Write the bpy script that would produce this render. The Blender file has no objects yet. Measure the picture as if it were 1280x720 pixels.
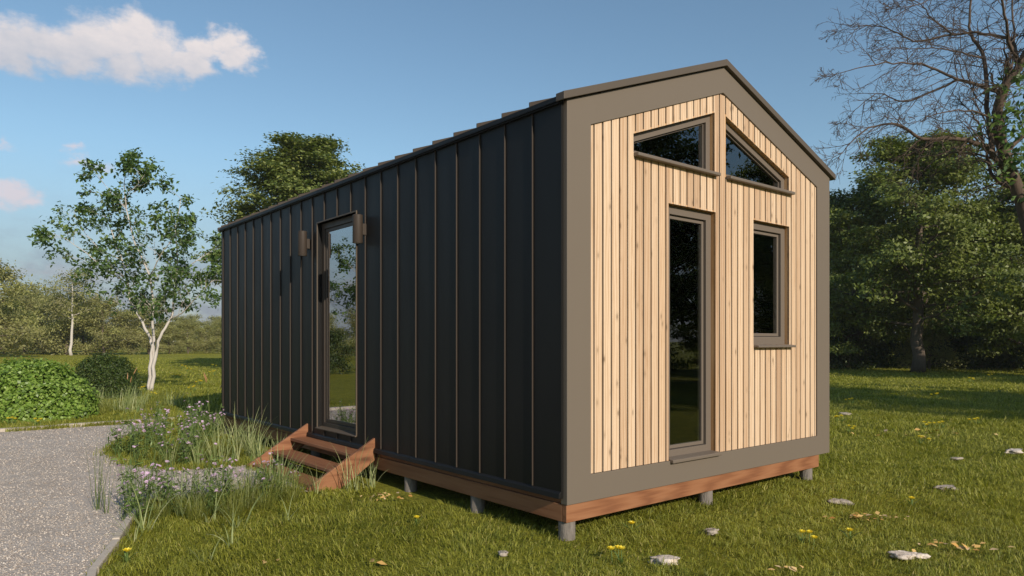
import bpy, bmesh, math, random
import numpy as np
from mathutils import Vector, Matrix

SC = bpy.context.scene
COL = SC.collection
CH = 1.47                                   # eye height, metres
F = 886.0 / 1280.0                          # focal length / image width
ANG = math.atan2(0.634, 0.7733)
XH = np.array([math.cos(ANG), math.sin(ANG)]); YH = np.array([-math.sin(ANG), math.cos(ANG)])
OH = np.array([0.405, 5.2])                 # near corner of the house on the ground
SUN = Vector((0.541, -0.849, 0.465)).normalized()

def hw(x, y):                               # house ground coordinates -> world
    p = OH + x * XH + y * YH
    return float(p[0]), float(p[1])
def to_house(X, Y):
    dx = X - OH[0]; dy = Y - OH[1]
    return dx * XH[0] + dy * XH[1], dx * YH[0] + dy * YH[1]
def at(px, py, Z):                          # a point seen at px,py standing Z metres away
    return ((px - 640) / 886 * Z, Z, CH - (py - 427) / 886 * Z)
def gnd(px, py, h=0.0):
    Z = (CH - h) * 886 / (py - 427)
    return ((px - 640) / 886 * Z, Z)

# ------------------------------------------------------------------ tagging
def tag(o, label=None, cat=None, group=None, kind=None):
    if label: o['label'] = label
    if cat: o['category'] = cat
    if group: o['group'] = group
    if kind: o['kind'] = kind
    return o
def empty(name, loc=(0, 0, 0), rz=0.0, label=None, cat=None, group=None):
    o = bpy.data.objects.new(name, None); COL.objects.link(o)
    o.empty_display_size = 0.2
    o.location = loc; o.rotation_euler = (0, 0, rz)
    return tag(o, label, cat, group)
def link_mesh(name, me, mat, parent=None, smooth=False):
    o = bpy.data.objects.new(name, me); COL.objects.link(o)
    if mat: me.materials.append(mat)
    if parent: o.parent = parent
    if smooth: me.shade_smooth()
    return o
def copy_tree(o, parent=None):
    c = o.copy(); COL.objects.link(c)
    if parent: c.parent = parent
    for ch in list(o.children): copy_tree(ch, c)
    return c
def put(o, x, y, z=0.0, rz=0.0, s=1.0, label=None, group=None):
    o.location = (x, y, z); o.rotation_euler = (0, 0, rz); o.scale = (s, s, s)
    if label: o['label'] = label
    if group: o['group'] = group
    return o

# ------------------------------------------------------------------ mesh helpers
def np_mesh(name, V, faces_flat, sizes):
    me = bpy.data.meshes.new(name)
    V = np.asarray(V, dtype=np.float32)
    me.vertices.add(len(V)); me.vertices.foreach_set('co', V.ravel())
    faces_flat = np.asarray(faces_flat, dtype=np.int32); sizes = np.asarray(sizes, dtype=np.int32)
    me.loops.add(len(faces_flat)); me.loops.foreach_set('vertex_index', faces_flat)
    me.polygons.add(len(sizes))
    st = np.zeros(len(sizes), dtype=np.int32); st[1:] = np.cumsum(sizes)[:-1]
    me.polygons.foreach_set('loop_start', st)
    me.polygons.foreach_set('loop_total', sizes)
    me.update(calc_edges=True)
    return me

class MB:
    def __init__(s): s.v = []; s.f = []
    def add(s, vs, fs):
        b = len(s.v); s.v += [tuple(map(float, v)) for v in vs]; s.f += [tuple(b + i for i in f) for f in fs]
        return s
    def box(s, x0, x1, y0, y1, z0, z1):
        return s.add([(x0,y0,z0),(x1,y0,z0),(x1,y1,z0),(x0,y1,z0),(x0,y0,z1),(x1,y0,z1),(x1,y1,z1),(x0,y1,z1)],
                     [(0,3,2,1),(4,5,6,7),(0,1,5,4),(1,2,6,5),(2,3,7,6),(3,0,4,7)])
    def slab(s, poly, d0, d1, P):           # extruded polygon
        n = len(poly)
        vs = [P(a, b, d0) for a, b in poly] + [P(a, b, d1) for a, b in poly]
        fs = [tuple(range(n)), tuple(range(2*n-1, n-1, -1))]
        fs += [(i, i+n, (i+1) % n + n, (i+1) % n) for i in range(n)]
        return s.add(vs, fs)
    def ring(s, outer, inner, d0, d1, P):
        n = len(outer)
        vs = [P(a, b, d) for d in (d0, d1) for poly in (outer, inner) for a, b in poly]
        fs = []
        for i in range(n):
            j = (i+1) % n
            fs += [(i, j, n+j, n+i), (2*n+i, 3*n+i, 3*n+j, 2*n+j), (i, 2*n+i, 2*n+j, j), (n+i, n+j, 3*n+j, 3*n+i)]
        return s.add(vs, fs)
    def tube(s, pts, rad, n=8, cap=True):
        pts = [Vector(p) for p in pts]; b = len(s.v)
        if len(pts) < 2: return s
        up = Vector((0.13, 0.27, 1)).normalized()
        for i, p in enumerate(pts):
            t = (pts[min(i+1, len(pts)-1)] - pts[max(i-1, 0)])
            if t.length < 1e-9: t = Vector((0, 0, 1))
            t.normalize()
            u = t.cross(Vector((0.9, 0.31, 0.11)) if abs(t.dot(up)) > 0.93 else up).normalized(); w = t.cross(u)
            r = rad[i] if hasattr(rad, '__len__') else rad
            for k in range(n):
                a = 2*math.pi*k/n
                s.v.append(tuple(p + u*(r*math.cos(a)) + w*(r*math.sin(a))))
        for i in range(len(pts)-1):
            for k in range(n):
                k2 = (k+1) % n
                s.f.append((b+i*n+k, b+i*n+k2, b+(i+1)*n+k2, b+(i+1)*n+k))
        if cap:
            s.f.append(tuple(b+k for k in range(n-1, -1, -1)))
            s.f.append(tuple(b+(len(pts)-1)*n+k for k in range(n)))
        return s
    def mesh(s, name):
        me = bpy.data.meshes.new(name); me.from_pydata(s.v, [], s.f); me.update()
        return me
    def build(s, name, mat, parent=None, smooth=False, bevel=0.0, fix=True):
        me = s.mesh(name)
        if fix or bevel:
            bm = bmesh.new(); bm.from_mesh(me)
            bmesh.ops.recalc_face_normals(bm, faces=bm.faces)
            bm.to_mesh(me); bm.free()
        o = link_mesh(name, me, mat, parent, smooth)
        if bevel:
            m = o.modifiers.new('bevel', 'BEVEL'); m.width = bevel; m.segments = 2; m.limit_method = 'ANGLE'; m.angle_limit = 0.6
            m.harden_normals = False
        return o

def inset(poly, d):                         # convex polygon moved inwards by d (or a list of d, one per edge)
    n = len(poly)
    A = sum(poly[i][0]*poly[(i+1)%n][1] - poly[(i+1)%n][0]*poly[i][1] for i in range(n))
    sg = 1 if A > 0 else -1
    ds = d if hasattr(d, '__len__') else [d]*n
    L = []
    for i in range(n):
        (x0, y0), (x1, y1) = poly[i], poly[(i+1) % n]
        l = math.hypot(x1-x0, y1-y0); nx, ny = -(y1-y0)/l*sg, (x1-x0)/l*sg
        L.append((nx, ny, nx*x0+ny*y0+ds[i]))
    out = []
    for i in range(n):
        a, b = L[i-1], L[i]
        det = a[0]*b[1]-a[1]*b[0]
        out.append(((a[2]*b[1]-a[1]*b[2])/det, (a[0]*b[2]-a[2]*b[0])/det))
    return out

# ------------------------------------------------------------------ materials
class NT:
    def __init__(s, name):
        s.m = bpy.data.materials.new(name); s.m.use_nodes = True
        s.t = s.m.node_tree; s.n = s.t.nodes; s.l = s.t.links
        s.n.clear()
        s.out = s.n.new('ShaderNodeOutputMaterial')
    def new(s, typ, **kw):
        nd = s.n.new(typ)
        for k, v in kw.items():
            if k in nd.inputs.keys() if isinstance(k, str) else False: nd.inputs[k].default_value = v
            else: setattr(nd, k, v)
        return nd
    def link(s, a, b): s.l.new(a, b)
    def coords(s, scale=(1, 1, 1), obj=True, rot=None):
        tc = s.n.new('ShaderNodeTexCoord'); mp = s.n.new('ShaderNodeMapping')
        mp.inputs['Scale'].default_value = scale
        if rot: mp.inputs['Rotation'].default_value = rot
        s.link(tc.outputs['Object'], mp.inputs['Vector'])
        return mp.outputs['Vector']
    def noise(s, vec, scale, detail=4, rough=0.55, dist=0.0):
        nd = s.n.new('ShaderNodeTexNoise')
        nd.inputs['Scale'].default_value = scale; nd.inputs['Detail'].default_value = detail
        nd.inputs['Roughness'].default_value = rough; nd.inputs['Distortion'].default_value = dist
        if vec: s.link(vec, nd.inputs['Vector'])
        return nd.outputs['Fac']
    def ramp(s, fac, stops):
        nd = s.n.new('ShaderNodeValToRGB'); cr = nd.color_ramp
        while len(cr.elements) < len(stops): cr.elements.new(0.5)
        for e, (p, c) in zip(cr.elements, stops):
            e.position = p; e.color = (*c, 1) if len(c) == 3 else c
        s.link(fac, nd.inputs['Fac'])
        return nd.outputs['Color']
    def mix(s, fac, a, b, typ='MIX'):
        nd = s.n.new('ShaderNodeMix'); nd.data_type = 'RGBA'; nd.blend_type = typ
        for inp, v in ((nd.inputs['Factor'], fac), (nd.inputs['A'], a), (nd.inputs['B'], b)):
            if isinstance(v, (int, float)): inp.default_value = v
            elif isinstance(v, tuple): inp.default_value = (*v, 1) if len(v) == 3 else v
            else: s.link(v, inp)
        return nd.outputs['Result']
    def math(s, op, a, b=None, c=None, clamp=False):
        nd = s.n.new('ShaderNodeMath'); nd.operation = op; nd.use_clamp = clamp
        for i, v in enumerate((a, b, c)):
            if v is None: continue
            if isinstance(v, (int, float)): nd.inputs[i].default_value = v
            else: s.link(v, nd.inputs[i])
        return nd.outputs['Value']
    def bump(s, h, strength, dist):
        nd = s.n.new('ShaderNodeBump'); nd.inputs['Strength'].default_value = strength; nd.inputs['Distance'].default_value = dist
        s.link(h, nd.inputs['Height'])
        return nd.outputs['Normal']
    def island(s):
        return s.n.new('ShaderNodeNewGeometry').outputs['Random Per Island']
    def pbr(s, col, rough=0.6, metal=0.0, normal=None, spec=0.5, **kw):
        b = s.n.new('ShaderNodeBsdfPrincipled')
        for inp, v in ((b.inputs['Base Color'], col), (b.inputs['Roughness'], rough), (b.inputs['Metallic'], metal), (b.inputs['Specular IOR Level'], spec)):
            if isinstance(v, (int, float)): inp.default_value = v
            elif isinstance(v, tuple): inp.default_value = (*v, 1)
            else: s.link(v, inp)
        if normal: s.link(normal, b.inputs['Normal'])
        for k, v in kw.items(): b.inputs[k].default_value = v
        return b
    def done(s, shader):
        s.link(shader.outputs[0] if hasattr(shader, 'outputs') else shader, s.out.inputs['Surface'])
        return s.m

def m_painted(name, col, rough=0.45, var=0.12, streak=True, spec=0.4):
    k = NT(name); v = k.coords((1, 1, 0.25) if streak else (1, 1, 1))
    n1 = k.noise(v, 3.5, 5); n2 = k.noise(k.coords(), 60, 3)
    c = k.mix(k.math('MULTIPLY', n1, var*2), col, tuple(min(1, x*0.6) for x in col))
    r = k.math('ADD', k.math('MULTIPLY', n1, 0.22), rough-0.11)
    nn = k.bump(k.math('ADD', k.noise(k.coords((1, 1, .35)), 2.2, 2), k.math('MULTIPLY', n2, 0.02)), 0.3, 0.02)
    return k.done(k.pbr(c, r, 0, nn, spec))

def m_wood(name, c0, c1, c2, axis='z', rough=0.6, knots=True, var=0.35):
    k = NT(name)
    s = {'z': (9, 9, .55), 'y': (9, .55, 9), 'x': (.55, 9, 9)}[axis]
    isl = k.island()
    off = k.n.new('ShaderNodeVectorMath'); off.operation = 'SCALE'; off.inputs[0].default_value = (31, 17, 53)
    k.link(isl, off.inputs['Scale'])
    add = k.n.new('ShaderNodeVectorMath'); add.operation = 'ADD'
    k.link(k.coords(s), add.inputs[0]); k.link(off.outputs[0], add.inputs[1])
    v = add.outputs[0]
    g1 = k.noise(v, 2.6, 6, .6, 1.6); g2 = k.noise(v, 13, 4, .6, .6)
    w = k.n.new('ShaderNodeTexWave'); w.inputs['Scale'].default_value = 1.1; w.inputs['Distortion'].default_value = 7
    w.inputs['Detail'].default_value = 3; w.inputs['Detail Scale'].default_value = 1.2
    k.link(v, w.inputs['Vector'])
    grain = k.math('ADD', k.math('MULTIPLY', g1, .55), k.math('MULTIPLY', w.outputs['Fac'], .3))
    grain = k.math('ADD', grain, k.math('MULTIPLY', g2, .25))
    col = k.ramp(grain, [(.33, c1), (.52, c0), (.78, c2)])
    tone = k.ramp(isl, [(0, (1-var*.75, 1-var*.9, 1-var)), (.3, (1-var*.25, 1-var*.35, 1-var*.45)), (.7, (1-var*.1, 1-var*.1, 1-var*.1)), (1, (1, 1, 1))])
    col = k.mix(1.0, col, tone, 'MULTIPLY')
    if knots:
        s2 = {'z': (15, 15, 7), 'y': (7, 2.3, 7), 'x': (2.3, 7, 7)}[axis]
        add2 = k.n.new('ShaderNodeVectorMath'); add2.operation = 'ADD'
        k.link(k.coords(s2), add2.inputs[0]); k.link(off.outputs[0], add2.inputs[1])
        vo = k.n.new('ShaderNodeTexVoronoi'); vo.inputs['Scale'].default_value = 1.0
        k.link(add2.outputs[0], vo.inputs['Vector'])
        kn = k.ramp(vo.outputs['Distance'], [(0.0, (1, 1, 1)), (.10, (.8, .8, .8)), (.20, (.25, .25, .25)), (.36, (0, 0, 0))])
        gate = k.math('GREATER_THAN', k.sep(vo.outputs['Color']), .74)
        fac = k.math('MULTIPLY', kn, gate)
        col = k.mix(k.math('MULTIPLY', fac, .85), col, tuple(x*.36 for x in c1))
    nn = k.bump(grain, .25, .004)
    return k.done(k.pbr(col, rough, 0, nn, .3))
def _sep(self, c):
    nd = self.n.new('ShaderNodeSeparateColor'); self.link(c, nd.inputs[0]); return nd.outputs[0]
NT.sep = _sep

def m_leaf(name, a, b, c, trans=0.35, rough=0.5, spec=.4, patch=None, pscale=.6):
    k = NT(name)
    isl = k.island()
    col = k.ramp(isl, [(0, a), (.5, b), (1, c)])
    n = k.noise(k.coords(), pscale, 3)
    if patch: col = k.mix(k.ramp(n, [(.42, (0, 0, 0)), (.62, (1, 1, 1))]), col, patch)
    p = k.pbr(col, rough, 0, None, spec)
    t = k.n.new('ShaderNodeBsdfTranslucent'); k.link(k.mix(1.0, col, (1.25, 1.35, .6), 'MULTIPLY'), t.inputs['Color'])
    ms = k.n.new('ShaderNodeMixShader'); ms.inputs[0].default_value = trans
    k.link(p.outputs[0], ms.inputs[1]); k.link(t.outputs[0], ms.inputs[2])
    return k.done(ms)

def m_bark(name, a, b, scale=14):
    k = NT(name)
    n1 = k.noise(k.coords((1, 1, .3)), scale, 6, .65, .5); n2 = k.noise(k.coords(), scale*.25, 3)
    col = k.mix(n2, k.ramp(n1, [(.3, a), (.65, b)]), b)
    return k.done(k.pbr(col, .85, 0, k.bump(n1, .6, .03), .2))

def m_plain(name, col, rough=.5, metal=0.0, spec=.5, scale=20, var=.25):
    k = NT(name); n = k.noise(k.coords(), scale, 4)
    c = k.mix(k.math('MULTIPLY', n, var*2), col, tuple(x*.6 for x in col))
    return k.done(k.pbr(c, rough, metal, k.bump(n, .15, .003), spec))

M = {}
M['anthracite'] = m_painted('anthracite_metal', (.0112, .0105, .0100), .48, .2, spec=.22)
M['seam'] = m_painted('brown_seam_metal', (.050, .037, .028), .55, .1, spec=.25)
M['taupe'] = m_painted('taupe_metal', (.152, .123, .096), .6, .07, streak=False, spec=.22)
M['taupe2'] = m_painted('taupe_window_paint', (.150, .119, .094), .5, .07, streak=False, spec=.3)
M['bronze'] = m_painted('dark_bronze_paint', (.055, .042, .032), .45, .07, streak=False, spec=.3)
M['bronze_lit'] = m_painted('bronze_painted_sunlit', (.105, .078, .055), .5, .07, streak=False, spec=.3)  # sunlight on the door reveal painted in as a paler bronze
M['trim'] = m_painted('dark_taupe_trim', (.098, .078, .061), .55, .1, streak=False, spec=.25)
M['larch'] = m_wood('larch_boards', (.61, .437, .292), (.49, .32, .195), (.67, .50, .35), 'z', .62, var=.42)
M['larch_back'] = m_wood('larch_backing', (.05, .03, .018), (.04, .022, .014), (.06, .036, .022), 'z', .7, knots=False)
M['reveal'] = m_wood('larch_reveal', (.52, .30, .14), (.42, .22, .09), (.6, .38, .2), 'z', .62, knots=False)
M['beam_x'] = m_wood('stained_beam_across', (.255, .110, .052), (.185, .074, .035), (.31, .145, .072), 'x', .6, var=.25)
M['beam_y'] = m_wood('stained_beam_along', (.255, .110, .052), (.185, .074, .035), (.31, .145, .072), 'y', .6, var=.25)
M['steel'] = m_bark('mottled_grey_post', (.060, .052, .046), (.22, .19, .165), 30)
M['room'] = m_plain('plaster_room', (.22, .19, .16), .8)
M['room_floor'] = m_wood('room_floor_boards', (.16, .10, .06), (.1, .06, .035), (.2, .13, .08), 'y', .5)
M['curtain'] = m_plain('brown_curtain_cloth', (.36, .27, .19), .9, spec=.1)
M['lens'] = m_plain('frosted_lamp_lens', (.75, .75, .74), .35)
M['gasket'] = m_plain('black_rubber_gasket', (.012, .012, .013), .6)
def m_glass(name, base, tint):
    k = NT(name)
    fr = k.n.new('ShaderNodeFresnel'); fr.inputs['IOR'].default_value = 1.7
    fac = k.math('ADD', fr.outputs[0], base, clamp=True)
    tr = k.n.new('ShaderNodeBsdfTransparent'); tr.inputs['Color'].default_value = (*tint, 1)
    gl = k.n.new('ShaderNodeBsdfGlossy'); gl.inputs['Roughness'].default_value = 0.0; gl.inputs['Color'].default_value = (.95, .97, 1, 1)
    nb = k.bump(k.noise(k.coords(), 1.3, 1), .02, .02); k.link(nb, gl.inputs['Normal'])
    ms = k.n.new('ShaderNodeMixShader'); k.link(fac, ms.inputs[0]); k.link(tr.outputs[0], ms.inputs[1]); k.link(gl.outputs[0], ms.inputs[2])
    return k.done(ms)
M['glass'] = m_glass('window_glass', .05, (.62, .66, .62))
M['door_glass'] = m_glass('door_glass', .34, (.5, .53, .5))

# ------------------------------------------------------------------ world, sun, camera
def build_world():
    w = bpy.data.worlds.new('World'); SC.world = w; w.use_nodes = True
    t = w.node_tree; N = t.nodes; L = t.links; N.clear()
    out = N.new('ShaderNodeOutputWorld'); bg = N.new('ShaderNodeBackground'); L.new(bg.outputs[0], out.inputs[0])
    sky = N.new('ShaderNodeTexSky'); sky.sky_type = 'NISHITA'; sky.sun_disc = False
    sky.sun_elevation = math.asin(SUN.z); sky.sun_rotation = math.atan2(SUN.x, SUN.y)
    sky.air_density = 1.1; sky.dust_density = 0.35; sky.ozone_density = 2.2; sky.altitude = 100
    tc = N.new('ShaderNodeTexCoord'); sp = N.new('ShaderNodeSeparateXYZ'); L.new(tc.outputs['Generated'], sp.inputs[0])
    def mt(op, a, b=None, c=None, clamp=False):
        nd = N.new('ShaderNodeMath'); nd.operation = op; nd.use_clamp = clamp
        for i, v in enumerate((a, b, c)):
            if v is None: continue
            if isinstance(v, (int, float)): nd.inputs[i].default_value = v
            else: L.new(v, nd.inputs[i])
        return nd.outputs[0]
    az = mt('MULTIPLY', mt('ARCTAN2', sp.outputs[0], sp.outputs[1]), 57.2958)
    el = mt('MULTIPLY', mt('ARCSINE', sp.outputs[2]), 57.2958)
    cv = N.new('ShaderNodeCombineXYZ'); L.new(az, cv.inputs[0]); L.new(mt('MULTIPLY', el, 1.5), cv.inputs[1])
    def noise(scale, detail, rough, off=0.0):
        m = N.new('ShaderNodeMapping'); m.inputs['Location'].default_value = (off, off*.7, off*.3); L.new(cv.outputs[0], m.inputs[0])
        n = N.new('ShaderNodeTexNoise'); n.inputs['Scale'].default_value = scale; n.inputs['Detail'].default_value = detail
        n.inputs['Roughness'].default_value = rough; L.new(m.outputs[0], n.inputs['Vector']); return n.outputs['Fac']
    big = noise(.22, 9, .6); det = noise(.75, 8, .62, 13.1)
    wob = mt('SUBTRACT', noise(.3, 5, .6, 31), .5); wob2 = mt('SUBTRACT', noise(.3, 5, .6, 57), .5)
    azw = mt('ADD', az, mt('MULTIPLY', wob, 4.0)); elw = mt('ADD', el, mt('MULTIPLY', wob2, 2.6))
    def blobs(lst):
        tot = None
        for a, e, ra, re, amp in lst:
            d = mt('ADD', mt('POWER', mt('DIVIDE', mt('SUBTRACT', azw, a), ra), 2.0), mt('POWER', mt('DIVIDE', mt('SUBTRACT', elw, e), re), 2.0))
            g = mt('MULTIPLY', mt('SUBTRACT', 1.0, mt('SQRT', d)), amp)
            tot = g if tot is None else mt('MAXIMUM', tot, g)
        return tot
    def ae(px, py):
        a = math.degrees(math.atan2(px-640, 886)); e = math.degrees(math.atan2(427-py, math.hypot(886, px-640))); return a, e
    spec = [(10, 62, 3.2, 2.0, 1), (55, 58, 3.0, 2.0, 1), (100, 62, 3.4, 2.3, 1), (135, 55, 2.6, 2.0, 1), (172, 45, 2.4, 2.2, 1), (200, 62, 2.6, 2.2, 1), (150, 85, 3.2, 1.5, .8), (235, 78, 1.8, 1.3, .8),
            (250, 58, 1.7, 1.2, .9), (285, 52, 2.3, 1.3, 1), (300, 68, 2.0, 1.3, 1), (90, 88, 2.2, 1.1, .7)]
    main = blobs([(*ae(p, q), ra, re, am) for p, q, ra, re, am in spec])
    spec2 = [(10, 240, 1.9, 1.2, .9), (38, 250, 1.2, .8, .7), (100, 203, 2.0, .55, .65), (92, 186, .8, .35, .5), (4, 180, 1.0, .5, .5)]
    small = blobs([(*ae(p, q), ra, re, am) for p, q, ra, re, am in spec2])
    def smooth(x, a, b):
        nd = N.new('ShaderNodeMapRange'); nd.interpolation_type = 'SMOOTHSTEP'; L.new(x, nd.inputs[0])
        nd.inputs[1].default_value = a; nd.inputs[2].default_value = b; return nd.outputs[0]
    dm = mt('ADD', main, mt('ADD', mt('MULTIPLY', mt('SUBTRACT', big, .5), 1.3), mt('MULTIPLY', mt('SUBTRACT', det, .5), .55)))
    ds = mt('ADD', small, mt('ADD', mt('MULTIPLY', mt('SUBTRACT', big, .5), 1.3), mt('MULTIPLY', mt('SUBTRACT', det, .5), .9)))
    am = smooth(dm, -.02, .6); as_ = mt('MULTIPLY', smooth(ds, .05, .7), .8)
    # cloud brightness: sunlit tops, greyer bases, soft inner structure
    lit = mt('ADD', mt('MULTIPLY', smooth(elw, 16.5, 22.0), .55), mt('MULTIPLY', det, .55))
    cr = N.new('ShaderNodeValToRGB'); L.new(lit, cr.inputs[0])
    cr.color_ramp.elements[0].position = .2; cr.color_ramp.elements[0].color = (4.0, 4.3, 5.0, 1)
    cr.color_ramp.elements[1].position = .85; cr.color_ramp.elements[1].color = (7.0, 6.4, 6.3, 1)
    def mixc(f, a, b, typ='MIX'):
        nd = N.new('ShaderNodeMix'); nd.data_type = 'RGBA'; nd.blend_type = typ
        for inp, v in ((nd.inputs['Factor'], f), (nd.inputs['A'], a), (nd.inputs['B'], b)):
            if isinstance(v, (int, float)): inp.default_value = v
            elif isinstance(v, tuple): inp.default_value = v
            else: L.new(v, inp)
        return nd.outputs['Result']
    # low lilac cloud bank close to the horizon
    low = mt('MULTIPLY', smooth(mt('SUBTRACT', 15.0, el), 0.0, 13.0), mt('ADD', .72, mt('MULTIPLY', smooth(big, .42, .62), .2)))
    skyt = mixc(1.0, sky.outputs[0], (.97, 1.06, 1.03, 1), 'MULTIPLY')
    c = mixc(low, skyt, (2.0, 2.2, 2.95, 1))
    streak = mt('MULTIPLY', smooth(mt('ADD', mt('SUBTRACT', 1.0, mt('ABSOLUTE', mt('DIVIDE', mt('SUBTRACT', el, 4.6), 2.0))), mt('MULTIPLY', mt('SUBTRACT', det, .5), 2.4)), .5, 1.5), .35)
    c = mixc(streak, c, (4.6, 3.9, 4.2, 1))
    c = mixc(as_, c, (6.4, 5.6, 5.9, 1))
    c = mixc(mt('MULTIPLY', am, .96), c, cr.outputs[0])
    L.new(c, bg.inputs[0]); bg.inputs[1].default_value = 0.122
build_world()
sd = bpy.data.lights.new('sun', 'SUN'); sd.energy = 4.9; sd.angle = math.radians(.55); sd.color = (1, .9, .76)
so = bpy.data.objects.new('sun', sd); COL.objects.link(so)
so.rotation_euler = SUN.to_track_quat('Z', 'Y').to_euler(); so.location = (20, -30, 20)

cd = bpy.data.cameras.new('camera'); co = bpy.data.objects.new('camera', cd); COL.objects.link(co)
co.location = (0, 0, CH); co.rotation_euler = (math.radians(90), 0, 0)
cd.sensor_width = 36; cd.lens = 36 * F; cd.shift_y = 67 / 1280; cd.clip_end = 6000; cd.clip_start = .05
SC.camera = co
vs = SC.view_settings
SC.display_settings.display_device = 'sRGB'
vs.view_transform = 'Standard'; vs.look = 'None'; vs.gamma = 1; vs.exposure = 0.0; vs.use_curve_mapping = False
cy = SC.cycles
cy.use_denoising = True
try: cy.denoiser = 'OPENIMAGEDENOISE'; cy.denoising_input_passes = 'RGB_ALBEDO_NORMAL'
except Exception: pass
cy.max_bounces = 7; cy.diffuse_bounces = 3; cy.glossy_bounces = 4; cy.transmission_bounces = 4; cy.transparent_max_bounces = 12
cy.caustics_reflective = False; cy.caustics_refractive = False; cy.use_adaptive_sampling = False

# ------------------------------------------------------------------ noise on arrays
def vnoise(x, y, seed=0):
    rs = np.random.RandomState(seed); T = rs.rand(64, 64)
    xi = np.floor(x).astype(int); yi = np.floor(y).astype(int); fx = x-xi; fy = y-yi
    fx = fx*fx*(3-2*fx); fy = fy*fy*(3-2*fy)
    g = lambda a, b: T[a % 64, b % 64]
    return (g(xi, yi)*(1-fx)+g(xi+1, yi)*fx)*(1-fy)+(g(xi, yi+1)*(1-fx)+g(xi+1, yi+1)*fx)*fy
def height(X, Y):                           # gentle lumps in the lawn
    hx, hy = to_house(X, Y)
    near = np.clip((np.hypot(X-1.5, Y-8) - 5) / 25, 0, 1)
    return (vnoise(X*.9, Y*.9, 1)-.5)*.03 + (vnoise(X*.16, Y*.16, 2)-.5)*.22*near

# ------------------------------------------------------------------ gravel outline (house coordinates) and ground
DRIVE = [(-40, 10.36), (-.25, 10.36), (-.3, 9.6), (-1.1, 8.6), (-1.75, 7.0), (-1.8, 5.7), (-1.45, 4.9), (-.72, 4.75), (-.72, 2.85), (-1.4, 3.02), (-2.15, 3.2), (-2.42, 2.6), (-2.62, 2.0), (-2.86, 1.36), (-3.2, -.2), (-3.9, -4.0), (-5.2, -12), (-40, -12)]
def inside(hx, hy, poly):
    c = np.zeros(hx.shape, bool); n = len(poly)
    for i in range(n):
        x0, y0 = poly[i]; x1, y1 = poly[(i+1) % n]
        if y0 == y1: continue
        t = ((y0 > hy) != (y1 > hy)) & (hx < (x1-x0)*(hy-y0)/(y1-y0)+x0)
        c ^= t
    return c
def seg_dist(hx, hy, pts):
    d = np.full(hx.shape, 1e9)
    for (x0, y0), (x1, y1) in zip(pts[:-1], pts[1:]):
        vx, vy = x1-x0, y1-y0; t = np.clip(((hx-x0)*vx+(hy-y0)*vy)/(vx*vx+vy*vy), 0, 1)
        d = np.minimum(d, np.hypot(hx-x0-t*vx, hy-y0-t*vy))
    return d
SMOOTH_DRIVE = DRIVE

def ground_sheet():
    xs = np.concatenate([[-3000, -1200, -500, -250, -150], np.linspace(-100, -14, 44), np.arange(-13.6, 13.7, .4), np.linspace(14, 100, 44), [150, 250, 500, 1200, 3000]])
    ys = np.concatenate([[-3000, -1000, -300, -100, -50], np.linspace(-30, -1, 16), np.arange(-.6, 26, .4), np.linspace(26.4, 120, 60), [180, 300, 600, 1500, 4000]])
    X, Y = np.meshgrid(xs, ys); Z = height(X, Y)
    hx, hy = to_house(X, Y)
    g = inside(hx, hy, DRIVE) | (seg_dist(hx, hy, DRIVE) < .9)
    Z = np.where(g, np.minimum(Z, 0)*0 - .012, Z)
    V = np.stack([X, Y, Z], -1).reshape(-1, 3); nx = len(xs); ny = len(ys)
    I, J = np.meshgrid(np.arange(nx-1), np.arange(ny-1)); a = (J*nx+I).ravel()
    Fc = np.stack([a, a+1, a+nx+1, a+nx], -1)
    me = np_mesh('lawn_ground', V, Fc.ravel(), np.full(len(Fc), 4))
    k = NT('lawn_soil_and_turf')
    v = k.coords()
    n1 = k.noise(v, .35, 5); n2 = k.noise(v, 5, 6, .7); n3 = k.noise(v, 38, 4, .7)
    far = k.ramp(n2, [(.3, (.12, .13, .017)), (.55, (.30, .29, .036)), (.8, (.42, .37, .065))])
    far = k.mix(k.ramp(n1, [(.35, (0, 0, 0)), (.65, (.7, .7, .7))]), far, (.37, .35, .038))
    col = k.mix(k.ramp(n3, [(.35, (.65, .65, .65)), (.6, (0, 0, 0))]), far, (.060, .068, .014))
    nn = k.bump(k.math('ADD', n3, k.math('MULTIPLY', n2, .8)), .9, .06)
    o = link_mesh('ground', me, k.done(k.pbr(col, .95, 0, nn, .1)), smooth=True)
    tag(o, kind='structure')
ground_sheet()

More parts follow.
